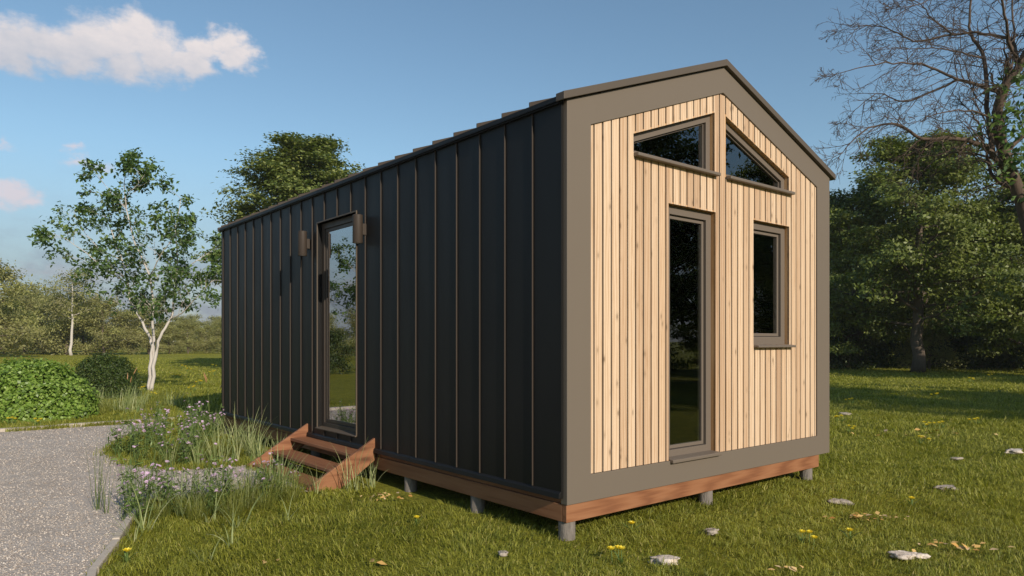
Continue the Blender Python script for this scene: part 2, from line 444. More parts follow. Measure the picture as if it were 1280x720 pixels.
def flat_poly(name, pts, z, mat):
    me = bpy.data.meshes.new(name); bm = bmesh.new()
    f = bm.faces.new([bm.verts.new((*hw(x, y), z)) for x, y in pts])
    bmesh.ops.triangulate(bm, faces=[f]); bmesh.ops.recalc_face_normals(bm, faces=bm.faces)
    if sum(ff.normal.z for ff in bm.faces) < 0: bmesh.ops.reverse_faces(bm, faces=bm.faces)
    bm.to_mesh(me); bm.free()
    return tag(link_mesh(name, me, mat), kind='structure')
def m_gravel():
    k = NT('fine_gravel'); v = k.coords()
    vo = k.n.new('ShaderNodeTexVoronoi'); vo.inputs['Scale'].default_value = 62; k.link(v, vo.inputs['Vector'])
    vo2 = k.n.new('ShaderNodeTexVoronoi'); vo2.inputs['Scale'].default_value = 125; k.link(v, vo2.inputs['Vector'])
    n = k.noise(v, 3.0, 7, .65); n2 = k.noise(v, .5, 3)
    c = k.ramp(k.sep(vo.outputs['Color']), [(0, (.36, .295, .245)), (.5, (.50, .425, .36)), (.85, (.57, .495, .425)), (1, (.64, .56, .49))])
    c = k.mix(.35, c, k.ramp(k.sep(vo2.outputs['Color']), [(0, (.27, .22, .185)), (1, (.58, .51, .45))]))
    c = k.mix(k.ramp(n, [(.38, (.5, .5, .5)), (.6, (0, 0, 0))]), c, (.33, .27, .22))
    c = k.mix(k.ramp(n2, [(.4, (0, 0, 0)), (.65, (.35, .35, .35))]), c, (.5, .46, .42))
    h = k.math('ADD', k.math('MULTIPLY', vo.outputs['Distance'], -.6), k.math('ADD', k.math('MULTIPLY', vo2.outputs['Distance'], -.3), k.math('MULTIPLY', n, .8)))
    return k.done(k.pbr(c, .92, 0, k.bump(h, .8, .014), .2))
M['gravel'] = m_gravel()
flat_poly('gravel_drive', DRIVE, .006, M['gravel'])

# loose stones lying on the drive
def rocks(name, X, Y, Zb, size, seed, mat, flat=.6):
    rs = np.random.RandomState(seed); n = len(X)
    base = np.array([(1,0,0),(0,1,0),(-1,0,0),(0,-1,0),(0,0,1),(0,0,-.6)], float)
    fc = np.array([(0,1,4),(1,2,4),(2,3,4),(3,0,4),(1,0,5),(2,1,5),(3,2,5),(0,3,5)])
    V = np.repeat(base[None], n, 0) * (1+rs.uniform(-.35, .35, (n, 6, 3)))
    V[:, :, 2] *= flat; V *= size[:, None, None]
    a = rs.uniform(0, 6.28, n); c, s = np.cos(a)[:, None], np.sin(a)[:, None]
    x = V[:, :, 0]*c - V[:, :, 1]*s; y = V[:, :, 0]*s + V[:, :, 1]*c
    tx = rs.uniform(-.4, .4, (n, 1)); z = V[:, :, 2] + x*tx
    W = np.stack([x+X[:, None], y+Y[:, None], z+Zb[:, None]], -1).reshape(-1, 3)
    Fc = (fc[None]+np.arange(n)[:, None, None]*6).reshape(-1)
    me = np_mesh(name, W, Fc, np.full(n*8, 3))
    return link_mesh(name, me, mat)
def m_stones():
    k = NT('loose_gravel_stones')
    c = k.ramp(k.island(), [(0, (.28, .225, .185)), (.3, (.43, .365, .31)), (.8, (.54, .47, .405)), (1, (.64, .57, .50))])
    return k.done(k.pbr(c, .9, 0, None, .2))
rs = np.random.RandomState(5)
def sample_view(n, z0, z1, rs, margin=.80, power=1.0):
    u = rs.rand(n); Y = z0*(z1/z0)**u if power == 0 else np.sqrt(z0*z0+(z1*z1-z0*z0)*u)
    X = rs.uniform(-1, 1, n)*(margin*Y+.4)
    return X, Y
X, Y = sample_view(230000, 3.4, 14.5, rs, power=0)
hx, hy = to_house(X, Y); k_ = inside(hx, hy, DRIVE) & (hx > -9)
X = X[k_]; Y = Y[k_]
sz = rs.gamma(3.0, .0015, len(X))*(.75+Y*.055); sz = np.clip(sz, .0025, .016)
o = rocks('loose_gravel', X, Y, .006+sz*.15, sz, 6, m_stones())
tag(o, 'loose grey beige stones of the gravel drive', kind='stuff')

# kerbs -------------------------------------------------------------------
k = NT('kerb_concrete'); n_ = k.noise(k.coords(), 30, 6, .7); n2_ = k.noise(k.coords(), 2.5, 4)
M['kerb'] = k.done(k.pbr(k.mix(n2_, k.ramp(n_, [(.3, (.42, .36, .30)), (.7, (.62, .54, .45))]), (.46, .39, .32)), .9, 0, k.bump(n_, .6, .006), .2))
def kerb(name, pts, w, h, label, gap=.95):
    root = empty(name, (*hw(*pts[0]), 0), 0, label, 'kerb')
    root.rotation_euler = (0, 0, 0)
    rr = random.Random(3); mb = MB()
    acc = []
    for (x0, y0), (x1, y1) in zip(pts[:-1], pts[1:]):
        L = math.hypot(x1-x0, y1-y0); n = max(1, round(L/gap))
        for i in range(n):
            a, b = i/n, (i+1)/n
            e = .004/L
            p = Vector((x0+(x1-x0)*(a+e), y0+(y1-y0)*(a+e))); q = Vector((x0+(x1-x0)*(b-e), y0+(y1-y0)*(b-e)))
            d = (q-p).normalized(); nn = Vector((-d.y, d.x))*w/2
            zt = h+rr.uniform(-.006, .006); sh = nn*rr.uniform(-.1, .1)
            c4 = [p-nn+sh, q-nn+sh, q+nn+sh, p+nn+sh]
            ww = [hw(c.x, c.y) for c in c4]
            ox, oy = hw(*pts[0])
            vs_ = [(a_-ox, b_-oy, -.08) for a_, b_ in ww]+[(a_-ox, b_-oy, zt) for a_, b_ in ww]
            mb.add(vs_, [(0,3,2,1),(4,5,6,7),(0,1,5,4),(1,2,6,5),(2,3,7,6),(3,0,4,7)])
    mb.build('kerb_stones', M['kerb'], root, bevel=.008)
KERB_A = [(-14, 10.42), (-.1, 10.42)]
KERB_B = [(-5.0, -10), (-3.86, -4.0), (-3.16, -.2), (-2.82, 1.36), (-2.58, 2.0), (-2.38, 2.6), (-2.12, 3.24)]
kerb('garden_kerb', KERB_A, .12, .06, 'pale concrete kerb along the far edge of the gravel, in front of the shrubs')
kerb('edging_kerb', KERB_B, .052, .05, 'narrow grey edging between the gravel drive and the foreground lawn')

# ------------------------------------------------------------------ grass
def blades(X, Y, Zb, H, W, rs, lean, curl=.5):
    n = len(X); a = rs.uniform(0, 6.283, n)
    la = lean[0]+rs.normal(0, 1.2, n); lm = lean[1]*rs.uniform(.3, 1.3, n)
    lx = np.cos(la)*lm*H; ly = np.sin(la)*lm*H
    wx = np.cos(a)*W*.5; wy = np.sin(a)*W*.5
    b = np.stack([X, Y, Zb], -1); w = np.stack([wx, wy, wx*0], -1)
    mid = b+np.stack([lx*.35, ly*.35, H*.62], -1); tip = b+np.stack([lx, ly, H*(1-.28*lm)], -1)
    V = np.stack([b-w, b+w, mid+w*.8, mid-w*.8, tip], 1).reshape(-1, 3)
    base = (np.arange(n)*5)[:, None]
    Fq = np.concatenate([base+0, base+1, base+2, base+3, base+3, base+2, base+4], 1)
    return V, Fq.ravel(), np.tile([4, 3], n)
def lawn():
    rs = np.random.RandomState(11)
    VV = []; FF = []; SS = []; off = 0
    for (z0, z1, dens, hh, ww) in ((3.5, 6.5, 5000, .047, .0052), (6.5, 10, 2500, .051, .0078), (10, 16, 1000, .06, .011), (16, 28, 330, .065, .019), (28, 60, 80, .075, .034)):
        area = .80*(z1*z1-z0*z0)+.8*(z1-z0)
        X, Y = sample_view(int(area*dens), z0, z1, rs)
        hx, hy = to_house(X, Y)
        jit = np.where((hy > 2.9) & (hy < 10) & (hx > -2.0), 1.0, 0.0)
        keep = ~inside(hx+(vnoise(X*4+9, Y*4, 31)-.5)*.4*jit, hy+(vnoise(X*4, Y*4+7, 32)-.5)*.4*jit, DRIVE) & (seg_dist(hx, hy, KERB_A) > .08) & (seg_dist(hx, hy, KERB_B) > .045)
        keep &= ~((hx > .35) & (hx < 3.7) & (hy > .45) & (hy < 7.8))
        keep &= ~((hx > -.72) & (hx < .1) & (hy > 2.85) & (hy < 4.7))
        if z0 > 6: keep &= ~((hx > -.2) & (hy > 1) & (hy < 8) & (hx < 3.6))
        X = X[keep]; Y = Y[keep]; hx = hx[keep]; hy = hy[keep]
        m = vnoise(X*2.3, Y*2.3, 3)*.55+vnoise(X*7, Y*7, 4)*.45
        m2 = vnoise(X*14, Y*14, 8)
        kp = rs.rand(len(X)) < .45+.9*m2*np.clip(m+.2, 0, 1)
        X = X[kp]; Y = Y[kp]; m = m[kp]; m2 = m2[kp]
        H = hh*(.5+.95*m)*(.6+.7*m2)*np.where(rs.rand(len(X)) < .08, 1.6, 1.0)*rs.uniform(.5, 1.35, len(X))
        W = ww*rs.uniform(.6, 1.25, len(X))
        dirn = vnoise(X*1.1, Y*1.1, 6)*12.0
        V, Fq, S = blades(X, Y, height(X, Y)-.004, H, W, rs, (dirn, 1.0))
        VV.append(V); FF.append(Fq+off); SS.append(S); off += len(V)
    # longer blades growing over the far kerb and along the beds
    for pts, n, sp_, h_ in ((([(-2.7, 10.33), (-.15, 10.33)]), 2600, .05, .10), ([(-9, 10.52), (-.2, 10.52)], 5200, .05, .09), ([(-.3, 9.6), (-1.1, 8.6), (-1.75, 7.0), (-1.8, 5.7), (-1.45, 4.9), (-.72, 4.75)], 4200, .07, .10), ([(-.8, 2.9), (-1.4, 3.02), (-2.15, 3.2)], 3500, .07, .09), ([(-3.05, .2), (-2.82, 1.36), (-2.38, 2.6)], 1500, .03, .06)):
        pts = np.array(pts); seg = np.linalg.norm(np.diff(pts, axis=0), axis=1); cum = np.concatenate([[0], np.cumsum(seg)])
        t = rs.rand(n)*cum[-1]; t = t[rs.rand(n) < .25+1.1*vnoise(t*4, t*0+3, 21)]
        hx = np.interp(t, cum, pts[:, 0])+rs.normal(0, sp_, len(t)); hy = np.interp(t, cum, pts[:, 1])+rs.normal(0, sp_*.6, len(t))
        X = OH[0]+hx*XH[0]+hy*YH[0]; Y = OH[1]+hx*XH[1]+hy*YH[1]
        if h_ == .06: ok = ~inside(hx, hy, DRIVE); X = X[ok]; Y = Y[ok]
        V, Fq, S = blades(X, Y, X*0-.01, h_*rs.uniform(.5, 1.3, len(X)), .007*rs.uniform(.7, 1.3, len(X)), rs, (0, .7))
        VV.append(V); FF.append(Fq+off); SS.append(S); off += len(V)
    me = np_mesh('lawn_grass', np.concatenate(VV), np.concatenate(FF), np.concatenate(SS))
    k = NT('grass_blades')
    v = k.coords(); big = k.noise(v, .8, 4); mid = k.noise(v, 4.5, 3)
    a = k.ramp(k.island(), [(0, (.085, .105, .014)), (.4, (.22, .235, .029)), (.8, (.36, .355, .056)), (.94, (.46, .42, .10)), (1, (.46, .38, .16))])
    a = k.mix(k.ramp(big, [(.4, (0, 0, 0)), (.65, (.6, .6, .6))]), a, (.265, .26, .030))
    a = k.mix(k.ramp(mid, [(.35, (.4, .4, .4)), (.55, (0, 0, 0))]), a, (.12, .155, .018))
    p = k.pbr(a, .55, 0, None, .35)
    t = k.n.new('ShaderNodeBsdfTranslucent'); k.link(k.mix(1.0, a, (1.3, 1.35, .6), 'MULTIPLY'), t.inputs['Color'])
    ms = k.n.new('ShaderNodeMixShader'); ms.inputs[0].default_value = .35
    k.link(p.outputs[0], ms.inputs[1]); k.link(t.outputs[0], ms.inputs[2])
    o = link_mesh('lawn_grass', me, k.done(ms))
    tag(o, 'short olive green lawn grass round the cabin', 'grass', kind='stuff')
lawn()

# ------------------------------------------------------------------ the house
W_, L_ = 3.935, 8.0
EZ, AZ, BZ = 3.247, 3.966, .266             # eaves, apex and bottom of the front frame
AX = W_/2
SL = (AZ-EZ)/AX
house = empty('tiny_house', (OH[0], OH[1], 0), ANG, 'black standing seam metal cabin with a pale timber gable front, raised on short posts', 'house')
PF = lambda a, b, d: (a, d, b)              # front plane: (x, z, depth)
PS = lambda a, b, d: (d, a, b)              # side plane: (y, z, depth)

outer = [(0, BZ), (W_, BZ), (W_, EZ), (AX, AZ), (0, EZ)]
inner = [(.25, .466), (3.669, .466), (3.669, 3.109), (1.963, 3.731), (.25, 3.111)]
MB().ring(outer, inner, 0, .068, PF).build('gable_frame', M['taupe'], house, bevel=.004)

door_o = [(1.193, .468), (1.862, .468), (1.862, 2.636), (1.193, 2.636)]
small_o = [(2.472, 1.44), (3.125, 1.44), (3.125, 2.636), (2.472, 2.636)]
gl_o = [(.747, 2.99), (1.847, 2.99), (1.847, 3.532), (.747, 3.138)]
gr_o = [(2.021, 2.99), (3.118, 2.99), (3.118, 3.138), (2.021, 3.535)]
OPEN = [door_o, small_o, gl_o, gr_o]
def topz(x):
    return 3.111+(x-.25)*(3.731-3.111)/(1.963-.25) if x < 1.963 else 3.731-(x-1.963)*(3.731-3.109)/(3.669-1.963)
def zr(poly, x):                            # vertical range of a convex polygon at x
    zs = []
    for i in range(len(poly)):
        (x0, z0), (x1, z1) = poly[i], poly[(i+1) % len(poly)]
        if x0 == x1: continue
        if min(x0, x1)-1e-6 <= x <= max(x0, x1)+1e-6: zs.append(z0+(z1-z0)*(x-x0)/(x1-x0))
    return (min(zs), max(zs)) if zs else None
def strips(mb, x0, x1, y0, y1, opens, zb, tz, P=None):
    cuts = sorted({x0, x1} | {p[0] for o_ in opens for p in o_ if x0 < p[0] < x1} | ({1.963} if (x0 < 1.963 < x1 and tz is topz) else set()))
    for a, b in zip(cuts[:-1], cuts[1:]):
        e = 1e-4; segs = [((zb, zb), (tz(a), tz(b)))]
        for o_ in opens:
            ra, rb = zr(o_, a+e), zr(o_, b-e)
            if not ra or not rb: continue
            ns = []
            for lo, hi in segs:
                if ra[0] > lo[0] and ra[1] < hi[0]: ns += [(lo, (ra[0], rb[0])), ((ra[1], rb[1]), hi)]
                elif ra[0] > lo[0] and ra[0] < hi[0]: ns.append((lo, (ra[0], rb[0])))
                elif ra[1] > lo[0] and ra[1] < hi[0]: ns.append(((ra[1], rb[1]), hi))
                elif ra[0] <= lo[0] and ra[1] >= hi[0]: pass
                else: ns.append((lo, hi))
            segs = ns
        for lo, hi in segs:
            if hi[0]-lo[0] < .004: continue
            mb.slab([(a, lo[0]), (b, lo[1]), (b, hi[1]), (a, hi[0])], y0, y1, P or PF)
boards = MB(); x = .254; rr = random.Random(2); pitch = .0955
x = .254-.055
while x < 3.665:
    a, b = max(.2535, x+.010), min(3.6655, x+pitch-.007)
    if b-a > .01: strips(boards, a, b, .012+rr.uniform(0, .003), .036, OPEN, .469, lambda q: topz(q)-.002)
    x += pitch
boards.build('timber_cladding', M['larch'], house)
back = MB(); strips(back, .2, 3.72, .040, .068, [inset(o_, -.003) for o_ in OPEN], .42, lambda q: EZ-.1+min(q, W_-q)*SL)
back.build('cladding_backing', M['larch_back'], house)
# wall core behind (blocks light, keeps the openings)
core = MB(); strips(core, .06, W_-.06, .070, .17, [inset(o_, -.012) for o_ in OPEN], .30, lambda q: EZ-.07+min(q, W_-q)*SL)
core.build('front_wall', M['room'], house)

def window(name, poly, fw, bottom, label, P, d, glass, sill=None, thick=.06, reveal=M['reveal'], rev0=.016, sashw=.034, setback=.024, paint=None, poff=.014):
    paint = paint or M['taupe2']
    root = empty(name); root.parent = house
    if label: root['label'] = label
    n = len(poly)
    if reveal: MB().ring(inset(poly, -.014), poly, rev0, d+thick, P).build('reveal', reveal, root)
    ws = [fw]*n; ws[0] = bottom
    inn = inset(poly, ws)
    MB().ring(inset(poly, .0015), inn, d, d+thick, P).build('frame', paint, root, bevel=.003)
    s_in = inset(inn, sashw)
    MB().ring(inset(inn, .005), s_in, d+setback, d+thick-.004, P).build('sash', paint, root, bevel=.003)
    MB().ring(inset(inn, .0005), inset(inn, .006), d+setback+.006, d+thick-.001, P).build('gasket', M['gasket'], root)
    g = inset(s_in, -.006)
    MB().slab(g, d+setback+poff, d+setback+poff+.006, P).build('pane', glass, root)
    if sill:
        x0, x1, z0, z1, out_ = sill
        mb = MB(); mb.add([(x0, out_, z0), (x1, out_, z0), (x1, d+.005, z0), (x0, d+.005, z0), (x0, out_, z1-.012), (x1, out_, z1-.012), (x1, d+.005, z1), (x0, d+.005, z1)],
               [(0,3,2,1),(4,5,6,7),(0,1,5,4),(1,2,6,5),(2,3,7,6),(3,0,4,7)])
        mb.build('sill', M['taupe2'], root, bevel=.006)
    return root
D = .062
window('glazed_door', door_o, .075, .075, 'tall narrow glazed door in the timber gable', PF, D, M['glass'], (1.194, 1.885, .447, .488, -.035))
window('window', small_o, .075, .078, 'small upright window in the timber gable', PF, D, M['glass'], (2.474, 3.162, 1.412, 1.445, -.045))
window('window', gl_o, .062, .03, 'left triangular window under the roof', PF, D, M['glass'], (.749, 1.868, 2.955, 2.995, -.04), sashw=.014)
window('window', gr_o, .062, .03, 'right triangular window under the roof', PF, D, M['glass'], (2.023, 3.150, 2.955, 2.995, -.04), sashw=.014)

# side wall facing the steps
SX = -.036
sd_o = [(3.284, .446), (4.285, .446), (4.285, 2.885), (3.284, 2.885)]
pan = MB(); flatz = lambda q: 3.235
strips(pan, .040, 7.93, SX+.014, .045, [sd_o], .325, flatz, PS)
pan.build('side_cladding', M['anthracite'], house)
sm = MB(); y = .355
while y < 7.9:
    if sd_o[0][0]-.02 < y < sd_o[1][0]+.02:
        sm.box(SX, SX+.0135, y-.004, y+.004, .362, .43); sm.box(SX, SX+.0135, y-.004, y+.004, 2.90, 3.222)
    else: sm.box(SX, SX+.0135, y-.004, y+.004, .362, 3.222)
    y += .3396
sm.build('standing_seams', M['seam'], house, bevel=.002)
fl = MB(); fl.add([(SX-.010, .042, .312), (SX-.010, 7.93, .312), (.03, 7.93, .312), (.03, .042, .312), (SX-.004, .042, .348), (SX-.004, 7.93, .348), (SX+.0135, 7.93, .364), (SX+.0135, .042, .364)],
       [(0,3,2,1),(4,5,6,7),(0,1,5,4),(1,2,6,5),(2,3,7,6),(3,0,4,7)])
fl.build('base_flashing', M['anthracite'], house, bevel=.002)
sw = MB(); strips(sw, .175, 7.9, .048, .16, [inset(sd_o, -.012)], .30, lambda q: 3.2, PS); sw.build('side_wall', M['room'], house)
window('side_door', sd_o, .07, .06, 'full height glazed door in the dark side wall', PS, .030, M['door_glass'], None, thick=.07, poff=.006, reveal=M['bronze_lit'], rev0=SX+.002, paint=M['bronze'], sashw=.045, setback=.012)
MB().add([(SX-.012, 3.27, .43), (SX-.012, 4.30, .43), (.06, 4.30, .435), (.06, 3.27, .435), (SX-.012, 3.27, .444), (SX-.012, 4.30, .444), (.06, 4.30, .462), (.06, 3.27, .462)],
       [(0,3,2,1),(4,5,6,7),(0,1,5,4),(1,2,6,5),(2,3,7,6),(3,0,4,7)]).build('side_door_sill', M['bronze_lit'], house, bevel=.003)
# other walls, floor, ceiling
MB().box(W_-.05, W_-.012, .07, 7.99, .31, 3.22).build('right_cladding', M['anthracite'], house)
MB().box(W_-.16, W_-.052, .175, 7.9, .30, 3.2).build('right_wall', M['room'], house)
MB().slab([(.02, .31), (W_-.02, .31), (W_-.02, 3.23), (AX, 3.23+SL*(AX-.02)), (.02, 3.23)], 7.902, 7.985, PF).build('rear_cladding', M['anthracite'], house)
MB().box(.07, W_-.1, .09, 7.88, .272, .298).build('floor_deck', M['beam_y'], house)
MB().box(.165, W_-.165, .175, 7.895, .40, .44).build('room_floor', M['room_floor'], house)
MB().box(1.9, 2.0, 5.2, 7.88, .445, 3.1).build('inner_wall', M['room'], house)

# roof
OV = .045
def roof_z(x): return EZ+min(x, W_-x)*SL
T = .060/math.cos(math.atan(SL))
def roof_poly(lift0, lift1, ov):
    zl = EZ-ov*SL; return [(-ov, zl+lift0), (AX, AZ+lift0), (W_+ov, zl+lift0), (W_+ov, zl+lift1), (AX, AZ+lift1), (-ov, zl+lift1)]
def gable_slab(name, ov, l0, l1, y0, y1, mat, bevel=0.0):
    mb = MB()
    zl = EZ-ov*SL
    for s_, x0 in ((0, -ov), (1, W_+ov)):
        mb.slab([(x0, zl+l0), (AX, AZ+l0), (AX, AZ+l1), (x0, zl+l1)], y0, y1, PF)
    me = mb
    return me.build(name, mat, house, bevel=bevel)
gable_slab('roof_panels', .062, .010, .042, .055, 7.96, M['anthracite'])
gable_slab('verge_trim', .066, .006, .064, -.036, .052, M['trim'], bevel=.003)
gable_slab('verge_trim', .066, .006, .064, 7.93, 7.99, M['trim'])
rs_ = MB(); y = .355
while y < 7.95:
    for x0 in (-.060, W_+.060):
        zl = EZ-.060*SL
        rs_.slab([(x0, zl+.041), (AX, AZ+.041), (AX, AZ+.080), (x0, zl+.080)], y-.006, y+.006, PF)
    y += .3396
rs_.build('roof_seams', M['seam'], house, bevel=.002)
MB().slab([(AX-.10, AZ-.10*SL+.044), (AX, AZ+.044), (AX+.10, AZ-.10*SL+.044), (AX+.10, AZ-.10*SL+.060), (AX, AZ+.060), (AX-.10, AZ-.10*SL+.060)], .06, 8.0, PF).build('ridge_cap', M['anthracite'], house)
gm = MB(); gm.box(SX-.012, .013, .043, 7.93, 3.222, 3.2405); gm.add([(SX-.012, .043, 3.241), (.013, .043, 3.241), (.013, 7.93, 3.241), (SX-.012, 7.93, 3.241), (SX-.022, .043, 3.272), (-.01, .043, 3.262), (-.01, 7.93, 3.262), (SX-.022, 7.93, 3.272)], [(0,3,2,1),(4,5,6,7),(0,1,5,4),(1,2,6,5),(2,3,7,6),(3,0,4,7)])
gm.build('eaves_flashing', M['anthracite'], house, bevel=.002)
cm = MB()
for s_, x0 in ((0, .05), (1, W_-.05)):
    cm.slab([(x0, EZ-.03+(.05)*SL-.02), (AX, AZ-.06), (AX, AZ-.03), (x0, EZ+.05*SL-.03)], .175, 7.895, PF)
cm.build('ceiling', M['room'], house)

# ring beam and posts
bf = MB(); bf.box(.004, 3.725, .012, .055, .134, .2635); bf.build('ring_beam', M['beam_x'], house, bevel=.004)
bs = MB(); bs.box(.004, .047, .0575, 7.9, .134, .2635); bs.build('ring_beam', M['beam_y'], house, bevel=.004)
bs = MB(); bs.box(.018, .05, .0575, 7.93, .266, .311); bs.build('sill_board', M['beam_y'], house, bevel=.002)
bs = MB(); bs.box(3.68, 3.724, .0575, 7.9, .134, .262); bs.build('ring_beam', M['beam_y'], house)
bs = MB(); bs.box(.05, 3.678, 7.86, 7.90, .134, .262); bs.build('ring_beam', M['beam_x'], house)
for px_ in (.072, 1.80, 3.58):
    for i in range(8):
        yy = .080+i*1.115
        MB().tube([(px_, yy, -.15), (px_, yy, .05), (px_, yy, .132)], .064, 24).build('post', M['steel'], house, smooth=False)
for yy in (1.195, 2.31, 3.425, 4.54, 5.655, 6.77):
    MB().box(.05, 3.67, yy-.03, yy+.03, .136, .26).build('joist', M['beam_x'], house)

# wall lamps
for yy in (3.11, 4.555):
    r = empty('wall_lamp', (-.108, yy-.02, 2.515)); r.parent = house
    mb = MB(); n = 36
    prof = [(.0, .300), (.050, .300), (.0535, .2965), (.0535, .004), (.0515, .0), (.046, .0), (.046, .012), (0, .012)]
    vs_ = []; fs_ = []
    for q, (rd, zz) in enumerate(prof):
        for i in range(n): a = 2*math.pi*i/n; vs_.append((max(rd, .0005)*math.cos(a), max(rd, .0005)*math.sin(a), zz))
    for q in range(len(prof)-1):
        for i in range(n): fs_.append((q*n+i, q*n+(i+1) % n, (q+1)*n+(i+1) % n, (q+1)*n+i))
    mb.add(vs_, fs_); o = mb.build('lamp_body', M['seam'], r); o.data.shade_smooth()
    ed = o.modifiers.new('split', 'EDGE_SPLIT'); ed.split_angle = .6
    MB().tube([(0, 0, .010), (0, 0, .0035)], .0455, 32).build('lens', M['lens'], r)
    MB().box(.045, .092, -.03, .03, .09, .21).build('bracket', M['seam'], r, bevel=.003)

# curtains just inside the gable glazing
def curtain(x0, x1, z0, z1, y0, label, w=(0, 1)):
    n = 60; V = []; Fc = []
    for j, z in enumerate((z0, z1)):
        for i in range(n+1):
            t = i/n; V.append((x0+(x1-x0)*t, y0+.035*math.sin(t*(x1-x0)*62)+.01*math.sin(t*23+j), z))
    for i in range(n): Fc.append((i, i+1, n+2+i, n+1+i))
    mb = MB().add(V, Fc); me = mb.mesh('curtain')
    o = link_mesh('curtain', me, M['curtain']); o.location = (OH[0], OH[1], 0); o.rotation_euler = (0, 0, ANG)
    so_ = o.modifiers.new('thick', 'SOLIDIFY'); so_.thickness = .003; me.shade_smooth()
    tag(o, label, 'curtain')
curtain(1.15, 1.92, .46, 2.75, .32, 'brown pleated curtain hanging behind the tall glazed gable door')
curtain(2.55, 3.25, .46, 2.72, .32, 'brown pleated curtain hanging behind the small gable window')

# ------------------------------------------------------------------ wooden steps
st = empty('wooden_steps', (*hw(0, 2.89), 0), ANG, 'reddish brown wooden steps with three open treads below the side door', 'steps')
prof = [(-.775, .0), (-.775, .028), (-.012, .475), (-.012, .385), (-.012, .33), (-.012, .235), (-.36, .0)]
prof = [(-.76, -.02), (-.76, .03), (-.016, .465), (-.016, .235), (-.40, -.02)]
PT = lambda a, b, d: (a, d, b)
for y0 in (0.0, 1.70):
    mb = MB(); mb.slab(prof, y0-.02, y0+.02, PT); mb.build('stringer', M['beam_x'], st, bevel=.004)
for x0, x1, zt in ((-.245, -.02, .305), (-.475, -.235, .168), (-.70, -.46, .034)):
    mb = MB(); mb.box(x0, x1, .022, 1.678, zt-.034, zt); mb.build('tread', M['beam_y'], st, bevel=.004)

# ------------------------------------------------------------------ foliage helpers
def leaf_geo(P, N, size, rs, aspect=.5, droop=.25, spread=.8):
    n = len(P)
    nr = N+rs.normal(0, spread, (n, 3)); nr /= np.linalg.norm(nr, axis=1)[:, None]+1e-9
    t = rs.normal(0, 1, (n, 3)); t[:, 2] -= droop; t -= nr*(t*nr).sum(1)[:, None]; t /= np.linalg.norm(t, axis=1)[:, None]+1e-9
    b = np.cross(nr, t); s = (size*rs.uniform(.6, 1.3, n))[:, None]
    mid = P+t*s*.45
    V = np.stack([P, mid+b*s*aspect*.5+nr*s*.06, P+t*s-nr*s*.05, mid-b*s*aspect*.5+nr*s*.06], 1).reshape(-1, 3)
    Fq = np.arange(n*4)
    return V, Fq, np.full(n, 4)
def leaf_obj(name, P, N, size, seed, mat, parent=None, **kw):
    rs = np.random.RandomState(seed)
    V, Fq, S = leaf_geo(np.asarray(P, float), np.asarray(N, float), size, rs, **kw)
    return link_mesh(name, np_mesh(name, V, Fq, S), mat, parent)

def grow(mb, rr, p, d, length, rad, level, spec, anchors):
    """one limb; spec[level] = (children, child length ratio, spread angle, wiggle, up bias, sides)"""
    nch, ratio, ang, wig, up, sides = spec[level]
    nseg = max(3, int(4+length)) if level < 2 else 3
    pts = [Vector(p)]; rads = [rad]; d = Vector(d).normalized(); last = level == len(spec)-1
    for i in range(nseg):
        d = (d+Vector((rr.gauss(0, wig), rr.gauss(0, wig), rr.gauss(0, wig)+up))).normalized()
        pts.append(pts[-1]+d*(length/nseg)); rads.append(rad*(1-(i+1)/nseg*.75))
    mb.tube(pts, rads, sides, cap=False)
    if level >= len(spec)-2: anchors += [(q, level) for q in pts[1:]]
    if last: return
    for c in range(nch):
        t = .22+.78*(c+rr.random())/nch; f = t*nseg; i = min(int(f), nseg-1); q = pts[i].lerp(pts[i+1], f-i)
        ax = (pts[i+1]-pts[i]).normalized()
        pr = ax.cross(Vector((rr.gauss(0, 1), rr.gauss(0, 1), rr.gauss(0, 1)*.45))).normalized()
        cd_ = (ax*math.cos(ang)+pr*math.sin(ang)).normalized()
        grow(mb, rr, q, cd_, length*ratio*(1.15-.55*t)*rr.uniform(.75, 1.2), rads[i]*.6, level+1, spec, anchors)
    if True:
        grow(mb, rr, pts[-1], d, length*ratio*.5, rads[-1], level+1, spec, anchors)

